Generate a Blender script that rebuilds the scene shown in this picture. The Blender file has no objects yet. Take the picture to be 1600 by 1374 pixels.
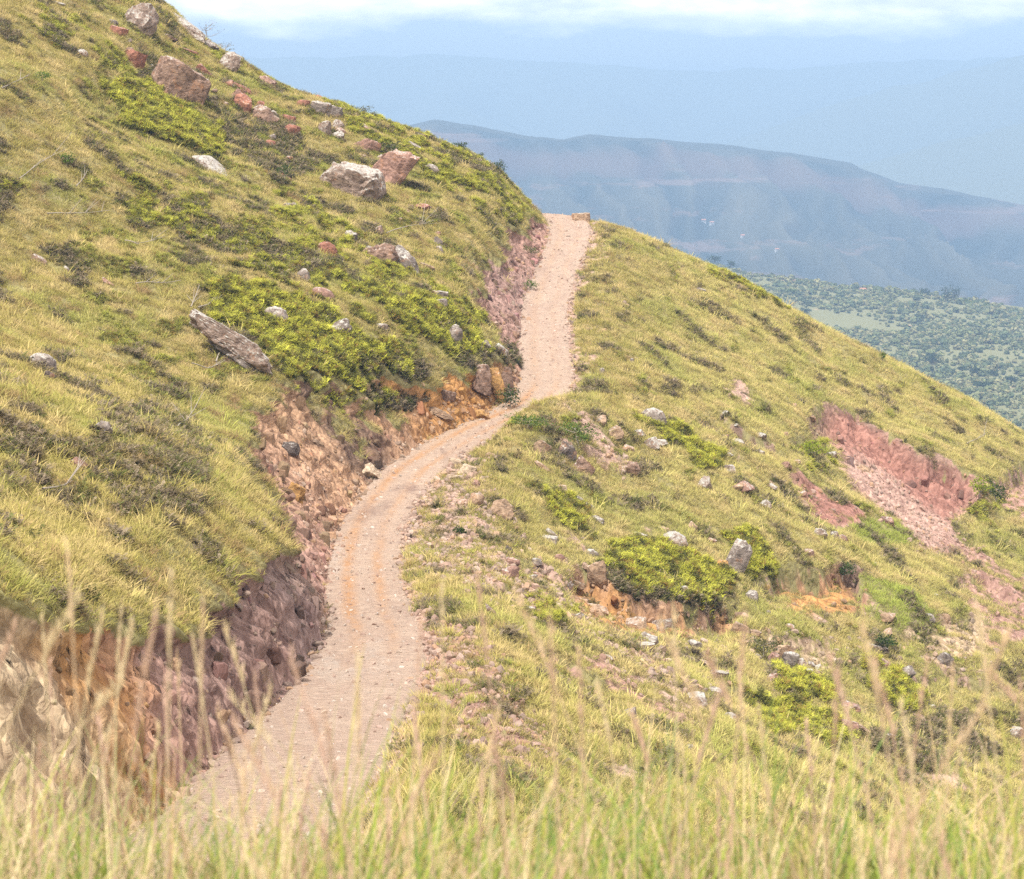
import bpy, bmesh, math, random
import numpy as np
from mathutils import Vector, Matrix, Euler
from mathutils.bvhtree import BVHTree

scene = bpy.context.scene
rng = np.random.default_rng(7)
random.seed(7)

# ------------------------------------------------------------------ camera
PW, PH = 1600.0, 1374.0
LENS = 85.0
FPX = PW * LENS / 36.0
PITCH = math.atan((687.0 - 130.0) / FPX)
cam_d = bpy.data.cameras.new('camera')
cam = bpy.data.objects.new('camera', cam_d)
scene.collection.objects.link(cam)
cam.location = (0, 0, 0)
cam.rotation_euler = (math.pi / 2 - PITCH, 0, 0)
cam_d.lens = LENS
cam_d.sensor_width = 36.0
cam_d.sensor_fit = 'HORIZONTAL'
cam_d.clip_start = 0.05
cam_d.clip_end = 60000.0
cam_d.dof.use_dof = True
cam_d.dof.focus_distance = 165.0
cam_d.dof.aperture_fstop = 5.6
scene.camera = cam
scene.render.resolution_x = 1024
scene.render.resolution_y = 879
CP, SP = math.cos(PITCH), math.sin(PITCH)

def ray(px, py):
    """direction of a photo pixel, scaled so that its y (distance) component is 1"""
    a = (px - 800.0) / FPX
    b = -(py - 687.0) / FPX
    x, y, z = a, CP + b * SP, -SP + b * CP
    return x / y, 1.0, z / y

def at(px, py, Y):
    d = ray(px, py)
    return d[0] * Y, Y, d[2] * Y

def to_px(x, y, z):
    f = y * CP - z * SP
    u = y * SP + z * CP
    f = np.where(np.abs(f) < 1e-3, 1e-3, f)
    return 800.0 + FPX * x / f, 687.0 - FPX * u / f

# ------------------------------------------------------------------ sky and sun
SUN_EL, SUN_AZ = math.radians(61), math.radians(212)      # azimuth clockwise from +Y
sd = Vector((math.sin(SUN_AZ) * math.cos(SUN_EL), math.cos(SUN_AZ) * math.cos(SUN_EL), math.sin(SUN_EL)))
world = bpy.data.worlds.new('World')
scene.world = world
world.use_nodes = True
nt = world.node_tree
nt.nodes.clear()
def wn(t, **k):
    n = nt.nodes.new(t)
    for a, b in k.items():
        setattr(n, a, b)
    return n
w_out = wn('ShaderNodeOutputWorld')
w_bg = wn('ShaderNodeBackground')
w_sky = wn('ShaderNodeTexSky', sky_type='NISHITA', sun_disc=False, sun_elevation=SUN_EL, sun_rotation=SUN_AZ,
           air_density=1.2, dust_density=1.2, ozone_density=1.5)
w_bg.inputs['Strength'].default_value = 0.135
w_tc = wn('ShaderNodeTexCoord')
w_map = wn('ShaderNodeMapping')
w_map.inputs['Scale'].default_value = (1.0, 1.0, 3.2)
w_no = wn('ShaderNodeTexNoise')
w_no.inputs['Scale'].default_value = 16.0
w_no.inputs['Detail'].default_value = 9.0
w_no.inputs['Roughness'].default_value = 0.58
w_sep = wn('ShaderNodeSeparateXYZ')
w_el = wn('ShaderNodeMapRange')                       # cloud cover begins a little above the horizon
w_el.inputs['From Min'].default_value = 0.012
w_el.inputs['From Max'].default_value = 0.028
w_el.inputs['To Min'].default_value = -0.25
w_el.inputs['To Max'].default_value = 0.16
w_add = wn('ShaderNodeMath', operation='ADD')
w_ramp = wn('ShaderNodeMapRange')
w_ramp.inputs['From Min'].default_value = 0.44
w_ramp.inputs['From Max'].default_value = 0.74
w_no2 = wn('ShaderNodeTexNoise')
w_no2.inputs['Scale'].default_value = 44.0
w_no2.inputs['Detail'].default_value = 6.0
w_cr = wn('ShaderNodeMapRange')
w_cr.inputs['From Min'].default_value = 0.3
w_cr.inputs['From Max'].default_value = 0.72
w_cr.inputs['To Min'].default_value = 8.0
w_cr.inputs['To Max'].default_value = 15.0
w_cc = wn('ShaderNodeCombineColor')
w_mix = wn('ShaderNodeMix', data_type='RGBA')
L = nt.links.new
L(w_tc.outputs['Generated'], w_map.inputs['Vector'])
L(w_map.outputs['Vector'], w_no.inputs['Vector'])
L(w_map.outputs['Vector'], w_no2.inputs['Vector'])
L(w_tc.outputs['Generated'], w_sep.inputs[0])
L(w_sep.outputs['Z'], w_el.inputs['Value'])
L(w_no.outputs['Fac'], w_add.inputs[0])
L(w_el.outputs[0], w_add.inputs[1])
L(w_add.outputs[0], w_ramp.inputs['Value'])
L(w_no2.outputs['Fac'], w_cr.inputs['Value'])
for c, f in (('Red', 1.12), ('Green', 1.0), ('Blue', 0.92)):
    wm = wn('ShaderNodeMath', operation='MULTIPLY')
    wm.inputs[1].default_value = f
    L(w_cr.outputs[0], wm.inputs[0])
    L(wm.outputs[0], w_cc.inputs[c])
L(w_ramp.outputs[0], w_mix.inputs['Factor'])
L(w_sky.outputs[0], w_mix.inputs['A'])
L(w_cc.outputs[0], w_mix.inputs['B'])
L(w_mix.outputs['Result'], w_bg.inputs['Color'])
L(w_bg.outputs[0], w_out.inputs['Surface'])

sun_d = bpy.data.lights.new('sun', 'SUN')
sun = bpy.data.objects.new('sun', sun_d)
scene.collection.objects.link(sun)
sun_d.energy = 4.3
sun_d.angle = math.radians(0.9)
sun_d.color = (1.0, 0.97, 0.93)
sun.rotation_euler = (-sd).to_track_quat('-Z', 'Y').to_euler()

scene.view_settings.view_transform = 'Standard'
scene.view_settings.look = 'None'
scene.view_settings.exposure = 0.58
scene.view_settings.gamma = 1.0
scene.view_settings.use_curve_mapping = False
scene.render.engine = 'CYCLES'
scene.cycles.use_denoising = False
scene.cycles.max_bounces = 4
scene.cycles.use_adaptive_sampling = True
scene.cycles.adaptive_threshold = 0.01
scene.cycles.diffuse_bounces = 2
scene.cycles.transmission_bounces = 3
scene.cycles.volume_bounces = 0
scene.cycles.caustics_reflective = False
scene.cycles.caustics_refractive = False

# ------------------------------------------------------------------ helpers
PERM = np.random.default_rng(3).permutation(256)
PERM = np.concatenate([PERM, PERM, PERM])
GA = np.random.default_rng(4).uniform(0, 2 * np.pi, 256)
G2 = np.stack([np.cos(GA), np.sin(GA)], -1)
g3 = np.random.default_rng(5).normal(size=(256, 3))
G3 = g3 / np.linalg.norm(g3, axis=1, keepdims=True)

def noise2(x, y, seed=0):
    x = np.asarray(x, float) + seed * 17.31
    y = np.asarray(y, float) + seed * 9.77
    xi, yi = np.floor(x).astype(int), np.floor(y).astype(int)
    xf, yf = x - xi, y - yi
    def g(i, j):
        h = PERM[PERM[(xi + i) & 255] + ((yi + j) & 255)]
        v = G2[h]
        return v[..., 0] * (xf - i) + v[..., 1] * (yf - j)
    u, v = xf ** 3 * (xf * (xf * 6 - 15) + 10), yf ** 3 * (yf * (yf * 6 - 15) + 10)
    a, b, c, d = g(0, 0), g(1, 0), g(0, 1), g(1, 1)
    return ((a * (1 - u) + b * u) * (1 - v) + (c * (1 - u) + d * u) * v) * 1.5

def fbm(x, y, octaves=4, seed=0, gain=0.5):
    s, a, t = 0.0, 1.0, 0.0
    for k in range(octaves):
        s = s + a * noise2(np.asarray(x) * 2 ** k, np.asarray(y) * 2 ** k, seed + k * 3)
        t += a
        a *= gain
    return s / t * 1.4

def ridged(x, y, octaves=4, seed=0, gain=0.5):
    s, a, t = 0.0, 1.0, 0.0
    for k in range(octaves):
        s = s + a * (1 - 2 * np.abs(noise2(np.asarray(x) * 2 ** k, np.asarray(y) * 2 ** k, seed + k * 3)))
        t += a
        a *= gain
    return s / t

def noise3(p, seed=0):
    p = p + seed * 13.7
    pi = np.floor(p).astype(int)
    pf = p - pi
    w = pf ** 3 * (pf * (pf * 6 - 15) + 10)
    s = 0.0
    for i in (0, 1):
        for j in (0, 1):
            for k in (0, 1):
                h = PERM[PERM[PERM[(pi[:, 0] + i) & 255] + ((pi[:, 1] + j) & 255)] + ((pi[:, 2] + k) & 255)]
                d = (G3[h] * (pf - np.array([i, j, k]))).sum(1)
                s = s + d * (w[:, 0] if i else 1 - w[:, 0]) * (w[:, 1] if j else 1 - w[:, 1]) * (w[:, 2] if k else 1 - w[:, 2])
    return s * 1.5

def sstep(a, b, x):
    t = np.clip((np.asarray(x, float) - a) / (b - a), 0, 1)
    return t * t * (3 - 2 * t)

def smin(a, b, k):
    h = np.clip(0.5 + 0.5 * (b - a) / k, 0, 1)
    return b * (1 - h) + a * h - k * h * (1 - h)

def in_poly(px, py, poly):
    inside = np.zeros(px.shape, bool)
    n = len(poly)
    for i in range(n):
        x0, y0 = poly[i]
        x1, y1 = poly[(i + 1) % n]
        if y0 == y1:
            continue
        c = ((y0 > py) != (y1 > py)) & (px < (x1 - x0) * (py - y0) / (y1 - y0) + x0)
        inside ^= c
    return inside

def link(o):
    scene.collection.objects.link(o)
    return o

def tag(o, label=None, cat=None, group=None, kind=None):
    if label: o['label'] = label
    if cat: o['category'] = cat
    if group: o['group'] = group
    if kind: o['kind'] = kind
    return o

def mesh_np(name, verts, faces, smooth=True):
    """fast mesh from numpy: faces (n,3) or (n,4)"""
    me = bpy.data.meshes.new(name)
    verts = np.ascontiguousarray(verts, np.float32)
    faces = np.ascontiguousarray(faces, np.int32)
    n, k = faces.shape
    me.vertices.add(len(verts))
    me.vertices.foreach_set('co', verts.ravel())
    me.loops.add(n * k)
    me.loops.foreach_set('vertex_index', faces.ravel())
    me.polygons.add(n)
    me.polygons.foreach_set('loop_start', np.arange(0, n * k, k, dtype=np.int32))
    me.polygons.foreach_set('loop_total', np.full(n, k, np.int32))
    me.polygons.foreach_set('use_smooth', np.full(n, smooth, bool))
    me.update(calc_edges=True)
    return me

def add_attr(me, name, typ, data, domain='POINT'):
    a = me.attributes.new(name, typ, domain)
    data = np.ascontiguousarray(data, np.float32)
    a.data.foreach_set({'FLOAT': 'value', 'FLOAT_VECTOR': 'vector', 'FLOAT_COLOR': 'color'}[typ], data.ravel())

def grid_faces(nr, nc):
    i = np.arange(nr * nc).reshape(nr, nc)
    return np.stack([i[:-1, :-1], i[:-1, 1:], i[1:, 1:], i[1:, :-1]], -1).reshape(-1, 4)

class Mat:
    """small node builder"""
    def __init__(self, name):
        self.m = bpy.data.materials.new(name)
        self.m.use_nodes = True
        self.t = self.m.node_tree
        self.t.nodes.clear()
        self.out = self.n('ShaderNodeOutputMaterial')
    def n(self, typ, **k):
        nd = self.t.nodes.new(typ)
        for a, b in k.items():
            setattr(nd, a, b)
        return nd
    def set(self, sock, v):
        if isinstance(v, bpy.types.NodeSocket):
            self.t.links.new(v, sock)
        elif isinstance(v, (tuple, list)) and len(v) == 3 and sock.type == 'RGBA':
            sock.default_value = (*v, 1)
        else:
            sock.default_value = v
    def attr(self, name, out='Fac', typ='GEOMETRY'):
        return self.n('ShaderNodeAttribute', attribute_name=name, attribute_type=typ).outputs[out]
    def noise(self, scale, detail=4, rough=0.55, vec=None, dist=0.0):
        nd = self.n('ShaderNodeTexNoise')
        nd.inputs['Scale'].default_value = scale
        nd.inputs['Detail'].default_value = detail
        nd.inputs['Roughness'].default_value = rough
        nd.inputs['Distortion'].default_value = dist
        if vec is not None: self.set(nd.inputs['Vector'], vec)
        return nd.outputs['Fac']
    def pos(self, scale=(1, 1, 1), rot=(0, 0, 0), obj=False):
        if obj:
            src = self.n('ShaderNodeTexCoord').outputs['Object']
        else:
            src = self.n('ShaderNodeNewGeometry').outputs['Position']
        mp = self.n('ShaderNodeMapping')
        mp.inputs['Scale'].default_value = scale
        mp.inputs['Rotation'].default_value = rot
        self.set(mp.inputs['Vector'], src)
        return mp.outputs[0]
    def rng(self, v, a, b, c=0.0, d=1.0):
        nd = self.n('ShaderNodeMapRange')
        self.set(nd.inputs['Value'], v)
        for k, x in zip(('From Min', 'From Max', 'To Min', 'To Max'), (a, b, c, d)):
            nd.inputs[k].default_value = x
        return nd.outputs[0]
    def math(self, op, a, b=0.0, clamp=False):
        nd = self.n('ShaderNodeMath', operation=op, use_clamp=clamp)
        self.set(nd.inputs[0], a)
        self.set(nd.inputs[1], b)
        return nd.outputs[0]
    def mix(self, f, a, b, blend='MIX'):
        nd = self.n('ShaderNodeMix', data_type='RGBA', blend_type=blend)
        self.set(nd.inputs['Factor'], f)
        self.set(nd.inputs['A'], a)
        self.set(nd.inputs['B'], b)
        return nd.outputs['Result']
    def bump(self, h, strength=0.5, dist=0.1):
        nd = self.n('ShaderNodeBump')
        nd.inputs['Strength'].default_value = strength
        nd.inputs['Distance'].default_value = dist
        self.set(nd.inputs['Height'], h)
        return nd.outputs[0]
    def principled(self, col, rough=0.9, normal=None, spec=0.2):
        nd = self.n('ShaderNodeBsdfPrincipled')
        self.set(nd.inputs['Base Color'], col)
        self.set(nd.inputs['Roughness'], rough)
        nd.inputs['Specular IOR Level'].default_value = spec
        if normal is not None: self.set(nd.inputs['Normal'], normal)
        self.t.links.new(nd.outputs[0], self.out.inputs['Surface'])
        return nd
    def leaf(self, col, trans=0.35, up=0.6):
        d = self.n('ShaderNodeBsdfDiffuse')
        t = self.n('ShaderNodeBsdfTranslucent')
        self.set(d.inputs['Color'], col)
        self.set(t.inputs['Color'], col)
        vm = self.n('ShaderNodeVectorMath', operation='SCALE')
        self.set(vm.inputs[0], self.n('ShaderNodeNewGeometry').outputs['Normal'])
        vm.inputs['Scale'].default_value = 1.0 - up
        va = self.n('ShaderNodeVectorMath', operation='ADD')
        self.set(va.inputs[0], vm.outputs[0])
        va.inputs[1].default_value = (0, 0, up)
        vn = self.n('ShaderNodeVectorMath', operation='NORMALIZE')
        self.set(vn.inputs[0], va.outputs[0])
        self.set(d.inputs['Normal'], vn.outputs[0])
        mx = self.n('ShaderNodeMixShader')
        mx.inputs[0].default_value = trans
        self.t.links.new(d.outputs[0], mx.inputs[1])
        self.t.links.new(t.outputs[0], mx.inputs[2])
        self.t.links.new(mx.outputs[0], self.out.inputs['Surface'])

# ------------------------------------------------------------------ the road line and the hillside it is cut into
# photo pixel of the road's middle and its distance, read from the road's width (about 3.6 m)
ROAD = [(350, 1330, 62), (422, 1255, 70), (482, 1170, 78), (545, 1090, 89), (585, 1020, 99), (585, 980, 106), (566, 900, 124),
        (580, 820, 141), (640, 733, 152), (740, 672, 164), (830, 632, 173), (856, 600, 180), (850, 550, 190), (850, 480, 203), (868, 425, 215),
        (890, 372, 226), (890, 347, 234), (868, 333, 240)]
rp = np.array([at(*r) for r in ROAD])
extra_near = np.array([(-60, 0, -17.0), (-34, 22, -19.0), (-17, 48, -20.3)])
extra_far = np.array([(-4.0, 247, -13.0), (-20, 256, -14.0), (-50, 272, -15.0), (-120, 310, -17)])
rp = np.concatenate([extra_near, rp, extra_far])
YY = np.arange(-30, 460, 0.25)
def smooth(v, s):
    k = np.arange(-int(4 * s / 0.25), int(4 * s / 0.25) + 1) * 0.25
    g = np.exp(-0.5 * (k / s) ** 2)
    g /= g.sum()
    return np.convolve(np.pad(v, len(k) // 2, mode='edge'), g, mode='valid')
xr_t = smooth(np.interp(YY, rp[:, 1], rp[:, 0]), 2.6)
zr_t = smooth(np.interp(YY, rp[:, 1], rp[:, 2]), 3.0)
# the hillside follows the road only in broad strokes
xcap = np.interp(YY, rp[:, 1], rp[:, 0])
xcap = np.where(YY > 236, 4.0, xcap)
xcap = np.where(YY < 60, np.interp(YY, [-30, 60], [-18, -12.5]), xcap)
xs_t = smooth(xcap, 7.0)
zcap = np.interp(YY, rp[:, 1], rp[:, 2])
zs_t = smooth(zcap, 8.0)
XR = lambda Y: np.interp(Y, YY, xr_t)
ZR = lambda Y: np.interp(Y, YY, zr_t)
XS = lambda Y: np.interp(Y, YY, xs_t)
ZS = lambda Y: np.interp(Y, YY, zs_t)
HALF = lambda Y: np.interp(Y, [60, 90, 110, 130, 170, 180, 200, 240], [3.0, 2.35, 1.9, 1.75, 1.75, 1.95, 1.8, 1.75])

YC = 242.0
SKY_L = [(-400, -420), (0, -150), (270, -2), (300, 34), (340, 62), (380, 84), (440, 119), (500, 138), (560, 161), (640, 188), (720, 222),
         (760, 242), (785, 268), (815, 298), (836, 322)]
SKY_R = [(935, 326), (980, 343), (1060, 381), (1130, 412), (1200, 452), (1280, 497), (1360, 533), (1440, 573), (1500, 603), (1550, 633),
         (1600, 670), (1800, 800)]
prof = np.array([at(a, b, YC) for a, b in SKY_L + SKY_R])
prof[:, 0] -= 4.0
prof[:, 2] -= at(868, 333, 240)[2]
gx = np.concatenate([[-400, -160], prof[:, 0], [120, 400]])
gz = np.concatenate([[62, 50], prof[:, 2], [prof[-1, 2] - 23, prof[-1, 2] - 140]])
_d = np.arange(-400, 400.1, 0.25)
_g = np.interp(_d, gx, gz)
G = lambda d: np.interp(d, _d, _g)

def natural(x, Y):
    d = x - XS(Y)
    z = ZS(Y) + G(d)
    eb = np.interp(Y, [40, 62, 72, 82, 97, 110, 125, 145, 158, 170, 205, 238], [4.4, 4.0, 1.1, 0.35, 1.7, 1.2, 0.3, 0.2, 0.7, 0.7, 0.3, 0.0])
    z = z + eb * sstep(1.0, -3.0, d) * sstep(-60, -20, d)
    away = 1 - 0.75 * sstep(218, 240, Y)
    z = z + 0.9 * fbm(x / 17, Y / 13, 4, 1) * away * sstep(2, 12, np.abs(d))
    z = z + 0.22 * fbm(x / 2.6, Y / 2.2, 3, 2)
    # shallow gullies that run down the lower slope
    z = z + 1.1 * fbm(Y / 11 + x * 0.012, x / 55, 3, 5) * sstep(6, 22, d) * away
    # the shoulder of the slope under the bend in the road
    z = z + 1.0 * np.exp(-((Y - 166) / 6.0) ** 2 - ((d - 5.5) / 3.5) ** 2)
    # the back of the spur falls away
    k = 4.0
    t = (Y - YC) / k
    z = z - 0.62 * k * np.where(t > 30, t, np.log1p(np.exp(np.minimum(t, 30))))
    return z

def knoll(x, Y):
    z = -1.82 - 0.12 * np.clip(Y, -40, 6.6)
    t = np.maximum(Y - 6.6, 0)
    z = z - 0.60 * (t - 2.5 * (1 - np.exp(-t / 2.5)))
    z = z - 0.35 * np.maximum(np.abs(x) - 9, 0) + 0.05 * fbm(x / 1.7, Y / 1.7, 3, 9)
    return z

# scarps: (lip polyline in photo pixels, depth m, fall-off px, end taper px)
SCARPS = [
    ([(1262, 640), (1285, 633), (1340, 645), (1400, 688), (1440, 706), (1480, 718), (1525, 745)], 2.3, 200, 14),
    ([(1225, 735), (1255, 745), (1300, 790)], 0.7, 90, 14),
    ([(1228, 690), (1250, 685), (1272, 700)], 1.0, 40, 10),
    ([(1555, 752), (1580, 730), (1640, 700), (1700, 740)], 1.8, 110, 14),
    ([(1092, 652), (1112, 655), (1140, 690), (1160, 715)], 0.8, 34, 10),
    ([(1118, 638), (1150, 668), (1200, 690), (1225, 715)], 0.8, 30, 10),
    ([(885, 884), (905, 880), (940, 905), (975, 932), (1060, 945), (1130, 945), (1150, 930)], 1.9, 90, 16),
    ([(1196, 905), (1230, 893), (1290, 892), (1335, 880), (1352, 930)], 1.6, 75, 12),
    ([(1480, 900), (1530, 890), (1600, 940), (1680, 1010)], 0.8, 70, 16),
    ([(1185, 1000), (1230, 995), (1290, 1010)], 0.7, 60, 16),
    ([(1400, 985), (1460, 962), (1540, 970)], 0.7, 60, 16),
    ([(1120, 590), (1150, 592), (1180, 610)], 0.35, 40, 8),
    ([(800, 868), (840, 880), (872, 900)], 0.7, 40, 12), ([(760, 905), (800, 915), (850, 945)], 0.6, 40, 12),
    ([(1010, 1000), (1060, 1005), (1120, 1030)], 0.7, 50, 14), ([(830, 1012), (880, 1025), (960, 1075)], 0.5, 50, 14),
    ([(1120, 1060), (1180, 1085), (1240, 1120)], 0.6, 45, 14), ([(1300, 1085), (1350, 1100), (1420, 1110)], 0.6, 50, 14),
    ([(1420, 1060), (1480, 1050), (1560, 1075)], 0.7, 50, 14), ([(690, 1080), (740, 1100), (800, 1150)], 0.6, 60, 14),
    ([(1020, 770), (1060, 775), (1110, 800)], 0.4, 40, 10), ([(1180, 740), (1215, 760), (1235, 790)], 0.5, 40, 10),
    ([(960, 690), (985, 690), (1020, 715)], 0.5, 30, 10), ([(830, 690), (870, 680), (930, 700), (965, 740)], 0.8, 45, 12),
]

def terrain_xyz(u, Y):
    """u: sideways distance from the road's middle, Y: distance; both arrays of one shape"""
    x = XR(Y) + u
    hw = HALF(Y) + 0.42 * fbm(Y / 2.3, u * 0 + 3.1, 3, 11)
    zr = ZR(Y)
    N = natural(x, Y)
    # bank on the uphill side
    kb = np.interp(Y, [40, 62, 84, 104, 112, 124, 148, 153, 160, 163, 177, 183, 186, 206, 226, 236],
                   [2.0, 2.8, 2.8, 3.6, 1.8, 1.35, 1.3, 1.5, 1.7, 2.3, 3.0, 1.6, 1.55, 1.7, 1.9, 1.6])
    foot = hw + 0.35 + 0.75 * fbm(Y / 4.2, u * 0, 3, 12) * sstep(hw, hw + 2.5, -u) + 0.35 * fbm(Y / 0.9, -u * 0.25, 3, 13)
    run = -u - foot
    bank = zr - 0.03 + 0.06 * np.maximum(run, -1) + np.maximum(run, 0) * kb
    bank = bank + 0.22 * fbm(Y / 0.6, (-u) / 0.5, 3, 14) * sstep(0.1, 1.0, run)
    zl = smin(N, bank, 0.35)
    # shoulder and fall on the downhill side
    sh = zr - 0.02 + (u - hw) * (0.10 + 0.12 * fbm(Y / 3.0, u * 0, 2, 15)) + 0.16 * fbm(Y / 1.3, u / 1.1, 3, 16) * sstep(0, 1, u - hw)
    sh = sh + np.maximum(u - hw - 3.5, 0) * 0.25
    bump = 1.15 * np.exp(-((Y - 167) / 5.0) ** 2 - ((u - hw - 2.2) / 1.7) ** 2)
    zright = smin(N, sh, 0.5) + bump
    z = np.where(u < 0, zl, zright)
    # road bed under the road sheet
    edge = np.abs(u) - hw
    bed = zr - 0.14
    w = sstep(-0.35, 0.25, edge)
    z = bed * (1 - w) + z * w
    soil = np.clip(sstep(-0.3, 0.2, run) * (1 - sstep(-0.3, 0.15, bank - N)), 0, 1) * (u < 0)
    soil = np.maximum(soil, 1 - sstep(0.0, 0.9, edge + 0.4 * fbm(x / 0.8, Y / 0.8, 2, 17)))
    face = soil * sstep(-hw, -hw - 0.5, u) * sstep(0.2, 1.2, z - zr)
    x = x + face * (0.50 * fbm(Y / 1.9, z / 1.5, 5, 18, 0.62) + 0.42 * (ridged(Y / 0.8, z / 1.2, 4, 19, 0.6) - 0.4) + 0.25 * np.round(3 * fbm(Y / 1.3 + 0.3 * z, z / 0.9, 2, 20)) / 3)
    x = x - 0.75 * face * np.exp(-((N - z - 0.55) / 0.5) ** 2)
    kz = knoll(x, Y)
    near = 1 - sstep(52, 60, Y)
    kk = np.where(Y < 60, kz, -1e3)
    z = np.maximum(z, kk)
    soil = soil * np.where(kk >= z, 0, 1)
    # scarps and slides
    px, py = to_px(x, Y, z)
    ok = (Y > 62) & (u > 3)
    jx = px
    scar = np.zeros_like(z)
    lip_shade = np.zeros_like(z)  # dark band just below each lip, standing in for the overhang's shade
    faces = np.zeros_like(z)
    for lip, depth, fall, taper in SCARPS:
        lx, ly = np.array(lip, float).T
        yl = np.interp(jx, lx, ly) + 9 * fbm(jx / 38, jx * 0 + 2.0, 3, 23)
        t = (py - yl) / fall
        e = sstep(lx[0] - taper, lx[0] + taper, jx) * (1 - sstep(lx[-1] - taper, lx[-1] + taper, jx))
        f = sstep(-0.01, 0.065, t) * np.clip(1 - t, 0, 1) ** 1.3 * e * ok
        scar = np.maximum(scar, depth * f)
        faces = np.maximum(faces, sstep(0.0, 0.01, t) * (1 - sstep(0.07, 0.16, t)) * sstep(0.3, 0.7, e) * ok * min(1.0, 1.2 * depth))
        lip_shade = np.maximum(lip_shade, sstep(-0.004, 0.004, t) * (1 - sstep(0.008, 0.030, t * fall / 120)) * e * ok * min(1.0, depth))
    rough = fbm(x / 1.1, Y / 0.7, 4, 25)
    z = z - scar * (1 + 0.25 * rough + 0.45 * fbm(Y / 0.9, x / 6.0, 3, 27))
    soil = np.maximum(soil, lip_shade)
    return x, z, soil, lip_shade, faces

# columns: dense over the bank, coarse far out
cols = np.concatenate([
    -np.geomspace(9.0, 250, 150)[::-1], np.arange(-8.9, -1.8, 0.085), np.arange(-1.75, 2.6, 0.25),
    np.arange(2.6, 60, 0.30), np.geomspace(60.3, 380, 50)])
near_c = cols[(cols > -62)]
rows = np.concatenate([np.arange(-24, 61, 0.9), np.arange(61, 112, 0.20), np.arange(112, 252, 0.30), np.geomspace(252.3, 455, 50)])
U, V = np.meshgrid(cols, rows)
TX, TZ, TS, HUM, FACE = terrain_xyz(U, V)
TPX, TPY = to_px(TX, V, TZ)
NR, NC = U.shape
# surface slope of the grid
dzx = np.gradient(TZ, axis=1) / np.maximum(np.gradient(TX, axis=1), 1e-3)
dzy = np.gradient(TZ, axis=0) / np.maximum(np.gradient(V, axis=0), 1e-3)

# ---- zones read off the photograph: (polygon in photo pixels, soil cover, colour)
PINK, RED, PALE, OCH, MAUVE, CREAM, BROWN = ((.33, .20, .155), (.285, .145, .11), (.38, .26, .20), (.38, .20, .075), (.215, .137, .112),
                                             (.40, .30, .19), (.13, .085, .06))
ZONES = [
    ([(1268, 636), (1345, 646), (1400, 690), (1480, 720), (1525, 748), (1512, 800), (1485, 835), (1535, 868), (1450, 855), (1375, 805),
      (1330, 760), (1300, 690)], 1.0, RED),
    ([(1310, 690), (1350, 720), (1420, 770), (1480, 820), (1540, 868), (1450, 858), (1380, 808), (1330, 750)], 0.95, (.36, .235, .185)),
    ([(1226, 728), (1262, 745), (1300, 780), (1360, 800), (1375, 815), (1300, 828), (1250, 790)], 0.85, RED),
    ([(1565, 745), (1600, 725), (1700, 720), (1700, 830), (1570, 805)], 0.8, PINK),
    ([(1485, 900), (1550, 880), (1620, 960), (1660, 1040), (1600, 1010), (1530, 960)], 0.7, PINK),
    ([(1500, 930), (1540, 960), (1570, 1010), (1540, 1010)], 0.8, RED),
    ([(1440, 845), (1535, 862), (1600, 895), (1660, 950), (1600, 950), (1520, 900)], 0.6, PINK),
    ([(1515, 745), (1570, 755), (1580, 800), (1520, 800)], 0.6, PINK),
    ([(1128, 585), (1160, 595), (1186, 640), (1150, 628)], 0.9, PALE),
    ([(1072, 448), (1088, 445), (1112, 488), (1098, 490)], 0.6, PINK),
    ([(1060, 500), (1075, 510), (1110, 570), (1085, 560)], 0.35, PALE),
    ([(690, 712), (755, 715), (735, 760), (790, 800), (780, 860), (840, 890), (900, 885), (950, 930), (1000, 955), (980, 985), (890, 975),
      (800, 950), (720, 930), (650, 890), (625, 830), (640, 770)], 0.66, PALE),
    ([(880, 640), (905, 645), (960, 700), (1000, 745), (960, 745), (915, 690)], 0.75, PALE),
    ([(890, 885), (940, 905), (985, 935), (1000, 985), (940, 990), (895, 950)], 0.8, OCH),
    ([(985, 938), (1140, 945), (1150, 985), (1050, 1000), (985, 985)], 0.8, OCH),
    ([(1195, 905), (1300, 892), (1350, 890), (1362, 965), (1290, 960), (1230, 965)], 0.8, OCH),
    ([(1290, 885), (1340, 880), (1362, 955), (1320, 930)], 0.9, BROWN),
    ([(640, 960), (690, 950), (760, 1000), (830, 1090), (870, 1190), (800, 1230), (700, 1150), (660, 1060)], 0.66, PINK),
    ([(830, 1010), (905, 1060), (1000, 1120), (960, 1120), (840, 1050)], 0.7, PINK),
    ([(880, 1010), (950, 1030), (1090, 1130), (1060, 1140), (950, 1080)], 0.7, PINK),
    ([(945, 985), (1010, 1000), (1110, 1110), (1080, 1125), (1000, 1060)], 0.7, PALE),
    ([(1180, 990), (1300, 1000), (1300, 1060), (1230, 1060)], 0.6, CREAM),
    ([(1400, 975), (1540, 962), (1545, 1030), (1440, 1040)], 0.65, CREAM),
    ([(890, 340), (945, 345), (960, 380), (920, 450), (900, 500), (925, 560), (900, 640), (880, 640), (878, 520), (905, 420)], 0.5, PALE),
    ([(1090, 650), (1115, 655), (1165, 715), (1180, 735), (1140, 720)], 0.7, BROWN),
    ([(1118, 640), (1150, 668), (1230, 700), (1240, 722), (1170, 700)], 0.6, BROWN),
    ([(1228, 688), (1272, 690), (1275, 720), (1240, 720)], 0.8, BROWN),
]
jpx = TPX + 20 * fbm(TPX / 40, TPY / 40, 4, 31)
jpy = TPY + 16 * fbm(TPX / 40, TPY / 40, 4, 37)
soil = TS.copy()
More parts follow.
